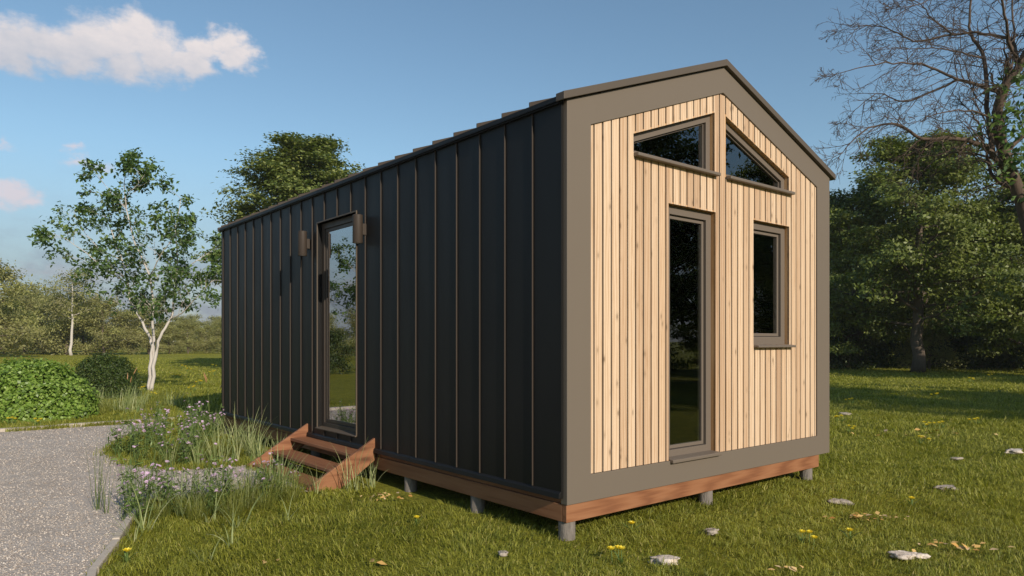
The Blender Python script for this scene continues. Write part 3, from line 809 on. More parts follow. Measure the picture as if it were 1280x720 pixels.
def make_tree(name, seed, H, R, h0, nl, leafn, lsize, lmat, bmat, tr=.2, flat=.35, cl=.55, top=1.0, prof=None, spec=None, lean=(0, 0), droop=.25):
    rr = random.Random(seed); mb = MB(); anchors = []
    root = empty(name)
    n = 12; tp = []; trd = []
    wx = wy = 0
    for i in range(n+1):
        t = i/n; wx += rr.gauss(0, .05)*R*.3; wy += rr.gauss(0, .05)*R*.3
        tp.append(Vector((wx+lean[0]*t, wy+lean[1]*t, H*.93*t-.1))); trd.append(tr*(1-t)**.8+.02+(.25*tr if i == 0 else 0))
    mb.tube(tp, trd, 9)
    spec = spec or [(5, .5, .8, .12, .02, 5), (4, .5, .8, .16, .0, 4), (0, .5, .7, .2, 0, 3)]
    ga = rr.random()*6
    for j in range(nl):
        t = (j+rr.random()*.6)/nl
        z = h0+(H*.93-h0)*t; f = z/(H*.93)*n; i = min(int(f), n-1); q = tp[i].lerp(tp[i+1], f-i)
        ga += 2.4+rr.uniform(-.3, .3)
        pr = prof(t) if prof else (math.sin(math.pi*(.18+.72*t))**.8)
        el = .10+.75*t*t+rr.uniform(-.08, .15)
        d = Vector((math.cos(ga)*math.cos(el), math.sin(ga)*math.cos(el), math.sin(el)))
        grow(mb, rr, q, d, max(.5, R*pr*rr.uniform(.8, 1.1)*.8), max(.02, trd[i]*.42), 0, spec, anchors)
    tm = mb.build('trunk', bmat, root, fix=False); tm.data.shade_smooth()
    A = np.array([a for a, l in anchors]); rs = np.random.RandomState(seed)
    idx = rs.randint(0, len(A), leafn)
    P = A[idx]+rs.normal(0, 1, (leafn, 3))*np.array([cl, cl, cl*flat])
    Nn = np.tile(np.array([0, 0, .45]), (leafn, 1))+ (P-np.array([0, 0, H*.45]))/R*.9
    leaf_obj('crown', P, Nn, lsize, seed+1, lmat, root, droop=droop)
    return root

LM = {
 'wood': m_leaf('woodland_leaves', (.055, .085, .016), (.125, .165, .032), (.25, .29, .07), .3, patch=(.16, .185, .036), pscale=.5),
 'roof': m_leaf('tree_behind_leaves', (.065, .10, .022), (.14, .175, .038), (.27, .29, .08), .3),
 'young': m_leaf('young_tree_leaves', (.045, .09, .024), (.095, .165, .045), (.21, .28, .085), .38),
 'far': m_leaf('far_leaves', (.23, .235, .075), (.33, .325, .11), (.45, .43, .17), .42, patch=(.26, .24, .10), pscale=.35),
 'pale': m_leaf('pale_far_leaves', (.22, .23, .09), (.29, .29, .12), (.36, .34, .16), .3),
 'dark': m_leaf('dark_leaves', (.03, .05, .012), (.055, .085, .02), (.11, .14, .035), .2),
 'bush': m_leaf('bright_bush_leaves', (.10, .165, .022), (.18, .285, .042), (.32, .42, .10), .3, rough=.42),
 'yew': m_leaf('dark_bush_leaves', (.022, .042, .008), (.040, .070, .012), (.10, .13, .026), .12),
 'plant': m_leaf('plant_leaves', (.08, .13, .035), (.14, .21, .055), (.22, .30, .09), .3),
 'blade': m_leaf('pale_blades', (.20, .25, .085), (.33, .37, .15), (.50, .50, .26), .3),
 'reed': m_leaf('green_reeds', (.06, .09, .02), (.10, .14, .03), (.16, .20, .05), .25),
 'sedge': m_leaf('fine_dark_sedge', (.12, .14, .024), (.20, .215, .038), (.30, .30, .07), .3),
 'russet': m_leaf('russet_seed_heads', (.35, .17, .07), (.45, .24, .11), (.55, .33, .17), .2),
 'petal': m_leaf('lilac_petals', (.50, .32, .52), (.64, .44, .64), (.78, .62, .76), .3),
 'yellow': m_leaf('yellow_petals', (.75, .55, .02), (.85, .68, .04), (.9, .78, .12), .25),
}
BK = {'bare': m_bark('dark_twig_bark', (.035, .024, .018), (.115, .080, .057), 12), 'dark': m_bark('brown_bark', (.055, .042, .032), (.15, .115, .085)), 'pale': m_bark('pale_bark', (.33, .29, .25), (.55, .50, .45), 10),
      'twig': m_bark('warm_brown_bark', (.075, .05, .035), (.20, .14, .10), 12)}

# -- right hand woodland
woods = 'tall trees of the woodland at the right'
tA = make_tree('broadleaf_tree', 21, 10.9, 4.6, 2.3, 40, 60000, .18, LM['wood'], BK['dark'], tr=.24, cl=.30, flat=.15, prof=lambda t: .95*math.sin(math.pi*(.30+.62*t))**.7)
tag(tA, 'tall dark green tree with a bare lower trunk beside the cabin gable', 'tree', woods)
put(tA, *gnd(1150, 466), 0, 1.0); tA.scale = (1.12, 1.12, 1.0)
tB = make_tree('broadleaf_tree', 33, 10.0, 4.4, .9, 32, 50000, .18, LM['wood'], BK['dark'], tr=.2, cl=.31, flat=.16, prof=lambda t: 1.0*math.sin(math.pi*(.32+.6*t))**.7)
tag(tB, 'bushy dark green tree at the far right, behind the leafless tree', 'tree', woods)
put(tB, 25.2, 33.5, 0, .4, .95)
def place(src, X, Y, rz, s, label, group): return put(copy_tree(src), X, Y, 0, rz, s, label, group)
back_r = [(17.6, 37.5, 2.0, .92, tB), (27.5, 42, .3, .86, tA), (33.5, 38, 4.0, .92, tB), (22.6, 47, 3.1, .86, tA), (31, 51, 5.0, 1.0, tB), (17.6, 52, 1.2, .72, tA), (37, 45, 2.6, .95, tA), (26, 58, 1.9, .9, tB), (36, 60, 3.9, .95, tA), (42, 54, .9, 1.0, tB), (20.5, 60, 4.9, .85, tB)]
for i, (X, Y, rz, s, src) in enumerate(back_r):
    place(src, X, Y, rz, s, 'dark leafy tree behind the front trees at the right lawn edge', 'trees in the second row at the right')
# low understorey closing the gap under the crowns
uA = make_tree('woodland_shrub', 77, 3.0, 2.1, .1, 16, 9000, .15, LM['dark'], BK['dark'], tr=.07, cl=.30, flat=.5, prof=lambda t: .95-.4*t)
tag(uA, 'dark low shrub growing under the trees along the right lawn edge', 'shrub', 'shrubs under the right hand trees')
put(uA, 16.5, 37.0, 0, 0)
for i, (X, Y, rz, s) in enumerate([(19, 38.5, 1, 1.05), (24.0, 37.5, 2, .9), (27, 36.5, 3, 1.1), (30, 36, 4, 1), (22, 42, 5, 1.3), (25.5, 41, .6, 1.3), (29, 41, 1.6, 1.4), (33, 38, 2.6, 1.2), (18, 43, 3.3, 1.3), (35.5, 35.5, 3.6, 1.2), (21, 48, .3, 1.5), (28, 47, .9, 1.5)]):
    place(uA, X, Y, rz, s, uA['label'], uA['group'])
pl = make_tree('pale_shrub', 79, 2.9, 1.7, .1, 14, 6000, .13, LM['pale'], BK['dark'], tr=.06, cl=.26, flat=.5, prof=lambda t: .95-.5*t)
tag(pl, 'pale sunlit shrub glimpsed under the crowns beside the bare trunk', 'shrub')
put(pl, 21.3, 36.2, 0, 0)

# -- tree showing above the roof
tr_ = make_tree('rounded_tree', 52, 12.6, 4.6, 4.0, 62, 74000, .17, LM['roof'], BK['dark'], tr=.25, cl=.30, flat=.24, prof=lambda t: 1.0-.62*t**1.3)
tag(tr_, 'large round-crowned tree rising behind the cabin roof', 'tree')
put(tr_, *at(382, 400, 36)[:2], 0, 2.2, .9); tr_.scale = (1.25, 1.25, .93)

# -- bare tree at the right edge
def bare_tree():
    Z = 20.0; rr = random.Random(9)
    base = at(1338, 427+CH*886/Z, Z)
    root = empty('leafless_tree', base, 0, 'leafless tree with spreading brown twigs leaning in at the top right', 'tree')
    B = Vector(base); mb = MB()
    limbs = [
     ([(1338, 494, 0), (1318, 400, 0), (1296, 320, .1), (1272, 238, .1), (1255, 192, .1), (1248, 150, .1), (1253, 113, 0), (1272, 86, -.1), (1292, 40, -.2), (1300, -20, -.3), (1320, -80, -.5)], .24, .08, .8),
     ([(1268, 228, .1), (1243, 196, 0), (1226, 181, -.2), (1190, 173, -.4), (1152, 173, -.7), (1122, 156, -.9), (1086, 160, -1.1), (1058, 184, -1.2)], .10, .012, 1),
     ([(1270, 236, .1), (1243, 223, .3), (1234, 200, .5), (1224, 160, .8), (1214, 140, 1.0)], .065, .02, 1),
     ([(1241, 194, 0), (1234, 133, .4), (1231, 73, .8), (1217, 50, 1.0), (1212, 33, 1.1), (1213, 0, 1.2), (1200, -60, 1.4)], .075, .02, 1),
     ([(1251, 118, .0), (1227, 107, -.3), (1197, 100, -.5), (1170, 87, -.8), (1143, 80, -1.0), (1107, 80, -1.2), (1062, 88, -1.5)], .06, .010, 1),
     ([(1197, 100, -.5), (1163, 115, -.2), (1130, 127, 0), (1097, 117, .3), (1068, 138, .4)], .035, .008, 1),
     ([(1274, 82, -.1), (1263, 50, .3), (1230, 43, .7), (1190, 43, 1.0), (1143, 52, 1.3), (1117, 38, 1.5), (1090, 32, 1.6), (1066, 34, 1.8)], .055, .009, 1),
     ([(1253, 110, 0), (1264, 90, .8), (1268, 50, 1.5), (1265, 0, 2.0), (1268, -60, 2.5)], .05, .02, 1),
     ([(1280, 80, -.1), (1262, 57, -.7), (1257, 27, -1.2), (1250, -10, -1.6), (1225, -60, -2.0)], .05, .02, 1),
     ([(1243, 198, .0), (1200, 190, .6), (1170, 200, 1.1), (1150, 220, 1.4)], .035, .008, .8),
     ([(1190, 43, 1.0), (1165, 22, 1.0), (1150, 5, 1.0), (1120, -5, 1.0)], .03, .008, 1),
     ([(1231, 73, .8), (1200, 66, .3), (1165, 60, 0), (1130, 62, -.2)], .03, .008, 1),
     ([(1248, 150, .1), (1215, 140, -.6), (1180, 140, -1.0), (1150, 150, -1.4)], .035, .008, 1),
     ([(1213, 0, 1.2), (1180, -8, .6), (1150, 6, 0), (1120, 10, -.4)], .03, .008, 1),
     ([(1255, 192, .1), (1290, 160, .5), (1330, 120, .6), (1370, 60, .8)], .08, .02, .8),
     ([(1292, 40, -.2), (1330, 20, -1), (1380, -30, -2)], .06, .015, .8),
    ]
    def twig(p, d, L, r, lev):
        ns = 4; pts = [p]; dd = d.copy(); rad = [r]
        for i in range(ns):
            dd = (dd+Vector((rr.gauss(0, .17), rr.gauss(0, .17), rr.gauss(0, .17)-.015))).normalized()
            pts.append(pts[-1]+dd*L/ns); rad.append(r*(1-.7*(i+1)/ns))
        mb.tube(pts, rad, 4 if lev < 2 else 3, cap=False)
        if lev >= 3: return
        nc = (7, 5, 3)[lev]
        for c in range(nc):
            t = .15+.8*(c+rr.random())/nc; f = t*ns; i = min(int(f), ns-1); q = pts[i].lerp(pts[i+1], f-i)
            ax = (pts[i+1]-pts[i]).normalized(); pr = ax.cross(Vector((rr.gauss(0, 1), rr.gauss(0, 1), rr.gauss(0, 1)))).normalized()
            a = rr.uniform(.45, .95)
            twig(q, (ax*math.cos(a)+pr*math.sin(a)).normalized(), L*(.62-.25*t)*rr.uniform(.7, 1.3), max(r*.55, .0065), lev+1)
    for pts, r0, r1, dens in limbs:
        P = [Vector(at(a, b, Z+dz))-B for a, b, dz in pts]
        Q = []                               # smooth the hand placed points
        for i in range(len(P)-1):
            p0 = P[max(i-1, 0)]; p1 = P[i]; p2 = P[i+1]; p3 = P[min(i+2, len(P)-1)]
            for s in range(4):
                t = s/4; Q.append(.5*((2*p1)+(-p0+p2)*t+(2*p0-5*p1+4*p2-p3)*t*t+(-p0+3*p1-3*p2+p3)*t**3)+Vector((rr.gauss(0, .012), rr.gauss(0, .02), rr.gauss(0, .012))))
        Q.append(P[-1]); n = len(Q)
        R = [r0+(r1-r0)*(i/(n-1))**.8 for i in range(n)]
        mb.tube(Q, R, 8 if r0 > .07 else 6)
        start = 0 if r0 < .2 else int(n*.55)
        for i in range(start, n):
            if rr.random() > .85*dens: continue
            j = min(i, n-2); ax = (Q[j+1]-Q[j]).normalized(); pr = ax.cross(Vector((rr.gauss(0, 1), rr.gauss(0, 1), rr.gauss(0, 1)))).normalized()
            a = rr.uniform(.5, 1.0); frac = i/n
            d = (ax*math.cos(a)+pr*math.sin(a)).normalized()
            twig(Q[i], d, (.95 if r0 > .2 else .95+.4*(1-frac))*rr.uniform(.6, 1.25), max(R[i]*.38, .012), 1)
        if r0 < .2: twig(Q[-1], (Q[-1]-Q[-2]).normalized(), .8, r1, 0)
    o = mb.build('trunk', BK['bare'], root, fix=False); o.data.shade_smooth()
    # a few sprays of leaves low on the outer side of the crown
    rs = np.random.RandomState(4); P = []
    for (a, b, dz, n, s) in [(1262, 105, -.5, 30, .22), (1275, 92, -.6, 40, .25), (1240, 150, -.7, 26, .2), (1262, 140, -.6, 40, .25), (1278, 128, -.6, 60, .3), (1272, 165, -.7, 60, .28), (1270, 200, -.6, 50, .25), (1285, 190, -.5, 80, .35), (1256, 215, -.7, 20, .18), (1300, 140, -.4, 100, .4), (1295, 235, -.5, 60, .3)]:
        c = np.array(Vector(at(a, b, Z+dz))-B); P.append(c+rs.normal(0, s, (n, 3))*np.array([1, 1, .55]))
    P = np.concatenate(P)
    leaf_obj('crown', P, np.tile([0, 0, 1.], (len(P), 1)), .21, 3, LM['young'], root, aspect=.5, droop=.8)
bare_tree()

# -- young multi-stemmed tree on the left
def young_tree():
    Z = 20.35; rr = random.Random(14)
    base = at(187, 427+CH*886/Z, Z); B = Vector(base)
    root = empty('young_tree', base, 0, 'slender young tree with three pale stems and loose airy crown beside the cabin', 'tree')
    mb = MB(); anchors = []
    stems = [
     ([(187, 493, 0), (188, 460, 0), (190, 432, 0), (186, 418, 0), (173, 395, .1), (163, 378, .2), (161, 355, .3), (152, 325, .4), (140, 290, .5), (128, 262, .6)], .075, .012),
     ([(189, 493, .05), (191, 455, .05), (192, 425, .05), (190, 400, -.1), (191, 375, -.2), (187, 345, -.2), (170, 305, -.2), (158, 262, -.2), (155, 230, -.3), (158, 207, -.3)], .07, .010),
     ([(189, 493, -.06), (192, 458, -.08), (196, 432, -.1), (203, 415, -.1), (214, 398, 0), (217, 380, .1), (221, 350, .2), (222, 315, .2), (219, 285, .2), (226, 248, .2)], .075, .010),
     ([(212, 400, 0), (228, 391, -.3), (245, 372, -.6), (256, 360, -.8), (268, 350, -1.0)], .03, .008),
     ([(161, 355, .3), (135, 340, 0), (110, 318, -.4), (85, 300, -.7), (66, 292, -.9)], .025, .006),
     ([(187, 345, -.2), (200, 320, -.6), (215, 298, -.8), (232, 280, -1)], .025, .006),
     ([(221, 350, .2), (240, 330, .5), (258, 318, .8), (272, 310, 1)], .022, .006),
     ([(152, 325, .4), (125, 312, .8), (105, 290, 1.1), (92, 265, 1.2)], .022, .006),
     ([(158, 262, -.2), (140, 240, 0), (118, 218, .2)], .015, .005),
     ([(156, 250, -.2), (170, 232, -.5), (178, 222, -.7)], .012, .005),
    ]
    sp = [(4, .55, .75, .14, .02, 4), (3, .55, .7, .18, 0, 3), (0, 0, 0, .2, 0, 3)]
    for pts, r0, r1 in stems:
        P = [Vector(at(a, b, Z+dz))-B for a, b, dz in pts]; Q = []
        for i in range(len(P)-1):
            for s in range(3): Q.append(P[i].lerp(P[i+1], s/3)+Vector((rr.gauss(0, .008), rr.gauss(0, .02), 0)))
        Q.append(P[-1]); n = len(Q)
        R = [.8*(r0+(r1-r0)*(i/(n-1))**.75) for i in range(n)]
        mb.tube(Q, R, 8)
        for i in range(n):
            if Q[i].z < 1.95+.2*rr.random() or rr.random() > .9: continue
            j = min(i, n-2); ax = (Q[j+1]-Q[j]).normalized()
            pr = ax.cross(Vector((rr.gauss(0, 1), rr.gauss(0, 1), rr.gauss(0, 1)*.6))).normalized()
            d = (ax*.6+pr*.8+Vector((0, 0, .1))).normalized()
            Lr = .86*(1.25-.75*i/n)
            grow(mb, rr, Q[i], d, Lr*rr.uniform(.6, 1.25), max(.006, R[i]*.4), 0, sp, anchors)
        anchors.append((Q[-1], 2))
    o = mb.build('trunk', BK['pale'], root, fix=False); o.data.shade_smooth()
    A = np.array([a for a, l in anchors]); rs = np.random.RandomState(8)
    A = A[A[:, 2] > 1.9]
    idx = rs.randint(0, len(A), 9800)
    P = A[idx]+rs.normal(0, .062, (len(idx), 3))
    leaf_obj('crown', P, np.tile([0, 0, 1.], (len(P), 1)), .128, 9, LM['young'], root, aspect=.55, droop=1.0)
young_tree()

# -- far tree line on the left
gl = 'trees of the far tree line beyond the left lawn'
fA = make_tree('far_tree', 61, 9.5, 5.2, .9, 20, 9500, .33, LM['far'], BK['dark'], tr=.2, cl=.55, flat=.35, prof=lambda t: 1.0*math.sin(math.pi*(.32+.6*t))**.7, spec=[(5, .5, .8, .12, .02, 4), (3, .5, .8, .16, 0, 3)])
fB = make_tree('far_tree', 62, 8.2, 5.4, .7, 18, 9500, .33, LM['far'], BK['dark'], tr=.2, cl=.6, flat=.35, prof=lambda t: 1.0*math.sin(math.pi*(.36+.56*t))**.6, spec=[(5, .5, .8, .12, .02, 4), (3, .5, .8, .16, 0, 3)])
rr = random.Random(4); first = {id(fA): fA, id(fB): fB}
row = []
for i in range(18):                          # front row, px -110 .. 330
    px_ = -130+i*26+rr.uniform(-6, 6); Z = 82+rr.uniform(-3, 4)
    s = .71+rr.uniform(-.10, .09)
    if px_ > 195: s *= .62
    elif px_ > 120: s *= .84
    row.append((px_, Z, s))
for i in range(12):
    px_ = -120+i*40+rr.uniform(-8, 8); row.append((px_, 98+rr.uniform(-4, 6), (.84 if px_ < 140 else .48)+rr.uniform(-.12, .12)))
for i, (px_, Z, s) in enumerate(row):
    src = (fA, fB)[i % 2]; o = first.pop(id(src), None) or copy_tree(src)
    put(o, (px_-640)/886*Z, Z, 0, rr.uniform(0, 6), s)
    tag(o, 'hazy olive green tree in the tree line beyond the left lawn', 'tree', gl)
o = place(fA, (-12-640)/886*62, 62, 1.0, .86, 'tallest olive green tree at the left picture edge, nearer than the tree line', None)
# slim pale trunk in front of the tree line
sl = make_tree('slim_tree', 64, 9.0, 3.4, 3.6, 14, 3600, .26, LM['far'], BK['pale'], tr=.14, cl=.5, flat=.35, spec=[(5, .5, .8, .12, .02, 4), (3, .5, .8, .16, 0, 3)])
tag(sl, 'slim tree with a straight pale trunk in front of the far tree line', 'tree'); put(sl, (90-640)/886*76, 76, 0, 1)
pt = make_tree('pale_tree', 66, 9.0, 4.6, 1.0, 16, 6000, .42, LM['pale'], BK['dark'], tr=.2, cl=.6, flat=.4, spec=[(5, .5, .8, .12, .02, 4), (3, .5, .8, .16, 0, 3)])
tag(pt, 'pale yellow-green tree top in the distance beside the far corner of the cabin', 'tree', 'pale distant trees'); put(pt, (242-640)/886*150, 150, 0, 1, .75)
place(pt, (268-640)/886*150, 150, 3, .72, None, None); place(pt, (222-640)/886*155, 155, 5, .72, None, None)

# -- trees outside the frame, seen mirrored in the glass and shading the right lawn
mir = 'trees standing beside the photographer, mirrored in the windows'
for i, (X, Y, s, rz, src) in enumerate([(19.5, 4.6, .98, .3, tA), (24.0, 9.2, .62, 2.0, tB), (26, -2.0, 1.0, 4.0, tA), (22.5, -6.5, .9, 1.0, tB), (34, 3, 1.1, 3.3, tB), (33, 13, 1.05, 5.0, tA), (40, -6, 1.1, .1, tB), (27, 17, .9, 2.9, tA)]):
    place(src, X, Y, rz, s, 'leafy tree out of frame to the right, mirrored in the gable windows', mir)
for i, (X, Y, s, rz) in enumerate([(-46, 27, .42, 0), (-52, 34, .5, 2), (-50, 19, .42, 4), (-62, 28, .6, 1), (-50, 42, .5, 3), (-64, 40, .6, 5)]):
    place(fB, X, Y, rz, s, 'leafy tree out of frame to the left, mirrored in the side door', 'trees mirrored in the side door')
o = place(COL.objects['young_tree'], -25.6, 17.2, 2.0, 1.2, 'slender young tree out of frame to the left, mirrored high in the side door', None)
for X, Y, rz, s in ((-22.5, 19.2, 0, .62), (-25.0, 19.5, 2, .6), (-24, 22.0, 4, .7), (-28, 23.5, 1, .8)):
    place(uA, X, Y, rz, s, 'leafy shrub out of frame to the left, mirrored low in the side door', 'shrubs mirrored in the side door')

# ------------------------------------------------------------------ shrubs
def shrub(name, rx, ry, h, n, size, lmat, seed, lump=.13, cone=1.0, aspect=.6, spread=.55, freq=3.0):
    root = empty(name); rs = np.random.RandomState(seed)
    th = rs.uniform(0, 2*math.pi, n); u = rs.uniform(-.15, 1, n)
    ph = np.arcsin(np.clip(u, -1, 1)); rad = rs.uniform(0, 1, n)**.14
    lm = 1+lump*((vnoise(th*freq/1.0+7, ph*freq*1.3+5, seed)-.5)*2)+lump*.6*((vnoise(th*freq*2.6, ph*freq*3, seed+1)-.5)*2)
    cr = np.cos(ph)**cone
    x = rx*cr*np.cos(th)*rad*lm; y = ry*cr*np.sin(th)*rad*lm; z = h*np.maximum(np.sin(ph), -.08)*rad*lm+.10*h*(1-np.abs(np.sin(ph)))
    P = np.stack([x, y, np.maximum(z, .02)], -1)
    Nn = np.stack([x/rx**2, y/ry**2, z/h**2+.25], -1); Nn /= np.linalg.norm(Nn, axis=1)[:, None]
    leaf_obj('foliage', P, Nn, size, seed, lmat, root, aspect=aspect, spread=spread, droop=.6)
    mb = MB(); rr = random.Random(seed)
    for i in range(26):
        a = rr.uniform(0, 6.28); k_ = rr.uniform(.3, .85)
        p1 = (rx*k_*.5*math.cos(a), ry*k_*.5*math.sin(a), h*.4); p2 = (rx*k_*.85*math.cos(a+.2), ry*k_*.85*math.sin(a+.2), h*(.95-.5*k_))
        mb.tube([(rr.uniform(-.05, .05), rr.uniform(-.05, .05), 0), p1, p2], [.014, .009, .004], 5)
    mb.build('stem', BK['dark'], root)
    return root
b1 = shrub('leafy_bush', 1.18, 1.05, 1.12, 19000, .070, LM['bush'], 3, lump=.09, cone=1.0, aspect=.7)
tag(b1, 'rounded bright green leafy bush at the left beside the kerb', 'shrub'); put(b1, -9.35, 13.75, 0, .3)
b2 = shrub('evergreen_bush', .80, .80, 1.14, 26000, .055, LM['yew'], 5, lump=.09, cone=.85, aspect=.4, spread=.9)
tag(b2, 'dark green cone-shaped evergreen bush behind the bright leafy bush', 'shrub'); put(b2, (131-640)/886*18.3, 18.3, 0, 0)

# ------------------------------------------------------------------ bed plants
def strip_blades(specs, rr):
    """arching blades: (base, azimuth, length, width, bend)"""
    V = []; Fc = []
    for (bx, by, a, Ln, w, bend, e0) in specs:
        n = 7; b = len(V); x = y = 0.0; z = 0.0; el = e0; px_, py_ = -math.sin(a), math.cos(a)
        tw = rr.uniform(-.4, .4)
        for i in range(n):
            t = i/(n-1); ww = w*(1-.9*t**1.6)*.5
            cx_, cy_ = bx+x*math.cos(a), by+x*math.sin(a)
            V.append((cx_-px_*ww, cy_-py_*ww, z+ww*tw)); V.append((cx_+px_*ww, cy_+py_*ww, z-ww*tw))
            x += math.cos(el)*Ln/(n-1); z += math.sin(el)*Ln/(n-1); el -= bend/(n-1)*(.5+t)
        for i in range(n-1): Fc.append((b+2*i, b+2*i+1, b+2*i+3, b+2*i+2))
    return V, Fc
def grass_clump(name, seed, n, Ln, w, spread, mat, bend=(.4, 1.6), e=(.95, 1.5), heads=None, r=.08):
    rr = random.Random(seed); root = empty(name); sp = []
    for i in range(n):
        a = rr.uniform(0, 6.28); rd = r*math.sqrt(rr.random())
        sp.append((rd*math.cos(a), rd*math.sin(a), a+rr.gauss(0, .6), Ln*rr.uniform(.5, 1.15), w*rr.uniform(.6, 1.2), rr.uniform(*bend), rr.uniform(*e)))
    V, Fc = strip_blades(sp, rr)
    MB().add(V, Fc).build('blades', mat, root, fix=False)
    return root
def dup(o, first): return first.pop(0) if first else copy_tree(o)

def flower_head_mesh(seed):
    rr = random.Random(seed); V = []; Fc = []
    for sub in range(3):
        c = Vector((rr.gauss(0, .009), rr.gauss(0, .009), rr.gauss(0, .006))) if sub else Vector((0, 0, 0)); r = rr.uniform(.011, .016)
        for q in range(5):
            a = q*1.2566+sub; d = Vector((math.cos(a), math.sin(a), 0)); s_ = Vector((-d.y, d.x, 0))*r*.5; z = Vector((0, 0, 1))
            b_ = len(V); V += [tuple(c), tuple(c+d*r*.7+s_+z*r*.3), tuple(c+d*r*1.15+z*r*.15), tuple(c+d*r*.7-s_+z*r*.3)]; Fc.append((b_, b_+1, b_+2, b_+3))
    me = MB().add(V, Fc).mesh('flower_head'); me.materials.append(LM['petal']); return me
HEADS = [flower_head_mesh(i) for i in range(3)]
def flower_plant(name, seed, ns, H, nleaf, nfl):
    rr = random.Random(seed); rs = np.random.RandomState(seed); root = empty(name); mb = MB(); tips = []; lp = []
    for i in range(ns):
        a = rr.uniform(0, 6.28); ln = rr.uniform(.05, .38); h = H*rr.uniform(.55, 1.1)
        b = Vector((rr.gauss(0, .05), rr.gauss(0, .05), 0)); pts = [b]
        for k_ in range(4):
            t = (k_+1)/4; pts.append(b+Vector((math.cos(a)*ln*h*t**1.4+rr.gauss(0, .01), math.sin(a)*ln*h*t**1.4+rr.gauss(0, .01), h*t)))
        mb.tube(pts, [.0035, .003, .0027, .0022, .0016], 4, cap=False); tips.append(pts[-1])
        for q in range(rr.randint(1, 3)):
            j = rr.randint(2, 3); d = Vector((rr.gauss(0, 1), rr.gauss(0, 1), 1.4)).normalized()*h*rr.uniform(.12, .28)
            mb.tube([pts[j], pts[j]+d*.5, pts[j]+d+Vector((0, 0, .01))], [.0018, .0015, .0012], 3, cap=False); tips.append(pts[j]+d)
        lp += [pts[j].lerp(pts[j+1], rr.random()) for j in (0, 1, 1, 2, 2, 3)]
    mb.build('stems', LM['plant'], root, fix=False)
    A = np.array(lp); P = A[rs.randint(0, len(A), nleaf)]+rs.normal(0, .012, (nleaf, 3)); N = rs.normal(0, .4, (nleaf, 3))+np.array([0, 0, .8])
    leaf_obj('foliage', P, N, .085, seed, LM['plant'], root, aspect=.22, droop=.3, spread=.5)
    rr.shuffle(tips)
    for tpt in tips[:nfl]:
        nn = Vector((rr.gauss(0, .5), rr.gauss(0, .5), 1)).normalized()
        o = bpy.data.objects.new('flower_head', rr.choice(HEADS)); COL.objects.link(o); o.parent = root
        o.location = tpt; o.rotation_euler = nn.to_track_quat('Z', 'Y').to_euler(); o.scale = (rr.uniform(.8, 1.3),)*3
    return root

fpA = flower_plant('flowering_plant', 1, 14, .66, 150, 17)
fpB = flower_plant('flowering_plant', 2, 12, .54, 120, 12)
cgA = grass_clump('pale_grass_clump', 5, 26, .46, .010, 1, LM['blade'])
cgB = grass_clump('pale_grass_clump', 6, 20, .58, .010, 1, LM['blade'], bend=(.3, 1.2), e=(1.1, 1.5))
rdA = grass_clump('green_reed_clump', 7, 9, .78, .007, 1, LM['reed'], bend=(.05, .5), e=(1.35, 1.56), r=.05)
sgA = grass_clump('fine_sedge_clump', 8, 190, .36, .0028, 1, LM['sedge'], bend=(.6, 2.0), e=(.8, 1.5), r=.09)
rr = random.Random(77)
def scatter(sources, pts, labels, cat, group, smin=.8, smax=1.15):
    fi = {id(s): True for s in sources}
    for i, p in enumerate(pts):
        src = sources[i % len(sources)]
        o = src if fi.get(id(src)) else copy_tree(src); fi[id(src)] = False
        if len(p) == 3: sc_ = p[2]
        else: sc_ = rr.uniform(smin, smax)
        o.location = (p[0], p[1], 0.0); o.rotation_euler = (0, 0, rr.uniform(0, 6.28)); o.scale = (sc_,)*3
        tag(o, labels if isinstance(labels, str) else labels[i], cat, group)
H_ = lambda x, y, s=1.0: (*hw(x, y), s)
# far bed: between drive, steps and wall
far_f = [(-1.62, 5.9), (-1.45, 5.4), (-1.3, 6.4), (-1.05, 5.7), (-.8, 6.3), (-1.5, 6.9), (-1.2, 7.3), (-.8, 7.1), (-1.0, 7.9), (-.55, 7.7), (-.5, 6.9), (-.35, 8.3), (-.75, 8.5), (-1.3, 5.1), (-.35, 7.5), (-1.75, 6.4), (-.15, 8.9)]
scatter([fpA, fpB], [H_(x, y, rr.uniform(.72, 1.0)) for x, y in far_f], 'lilac-flowered leafy plant crowded in the far bed beside the metal wall', 'plant', 'lilac-flowered plants in the far bed')
near_f = [(-2.25, 3.0), (-2.05, 2.75), (-1.8, 2.95), (-1.75, 2.5), (-1.5, 2.8), (-1.25, 2.65), (-2.3, 2.6), (-1.05, 2.85), (-1.55, 3.1), (-2.0, 3.2)]
a = copy_tree(fpA); b = copy_tree(fpB)
scatter([a, b], [H_(x, y, rr.uniform(.62, .86)) for x, y in near_f], 'lilac-flowered leafy plant in the near clump beside the narrow edging', 'plant', 'lilac-flowered plants in the near clump')
a = copy_tree(fpB)
scatter([a], [H_(-.88, 3.5, .72), H_(-.84, 3.0, .55)], ['lilac-flowered plant growing up in front of the open treads', 'lilac-flowered plant at the near foot of the steps'], 'plant', None)
pale_far = [(-.5, 4.95), (-.35, 5.6), (-.9, 5.35), (-1.15, 5.25), (-.2, 6.2), (-1.45, 5.15), (-.45, 5.3), (-.25, 5.9), (-.15, 5.2), (-.7, 5.15), (-.3, 6.5), (-.95, 5.0), (-1.2, 5.0), (-.12, 6.9), (-.2, 7.6)]
scatter([cgA, cgB], [H_(x, y, rr.uniform(.85, 1.2)) for x, y in pale_far], 'pale arching grass clump in the far bed along the foot of the metal wall', 'plant', 'pale grass clumps in the far bed')
a = copy_tree(cgA); b = copy_tree(cgB)
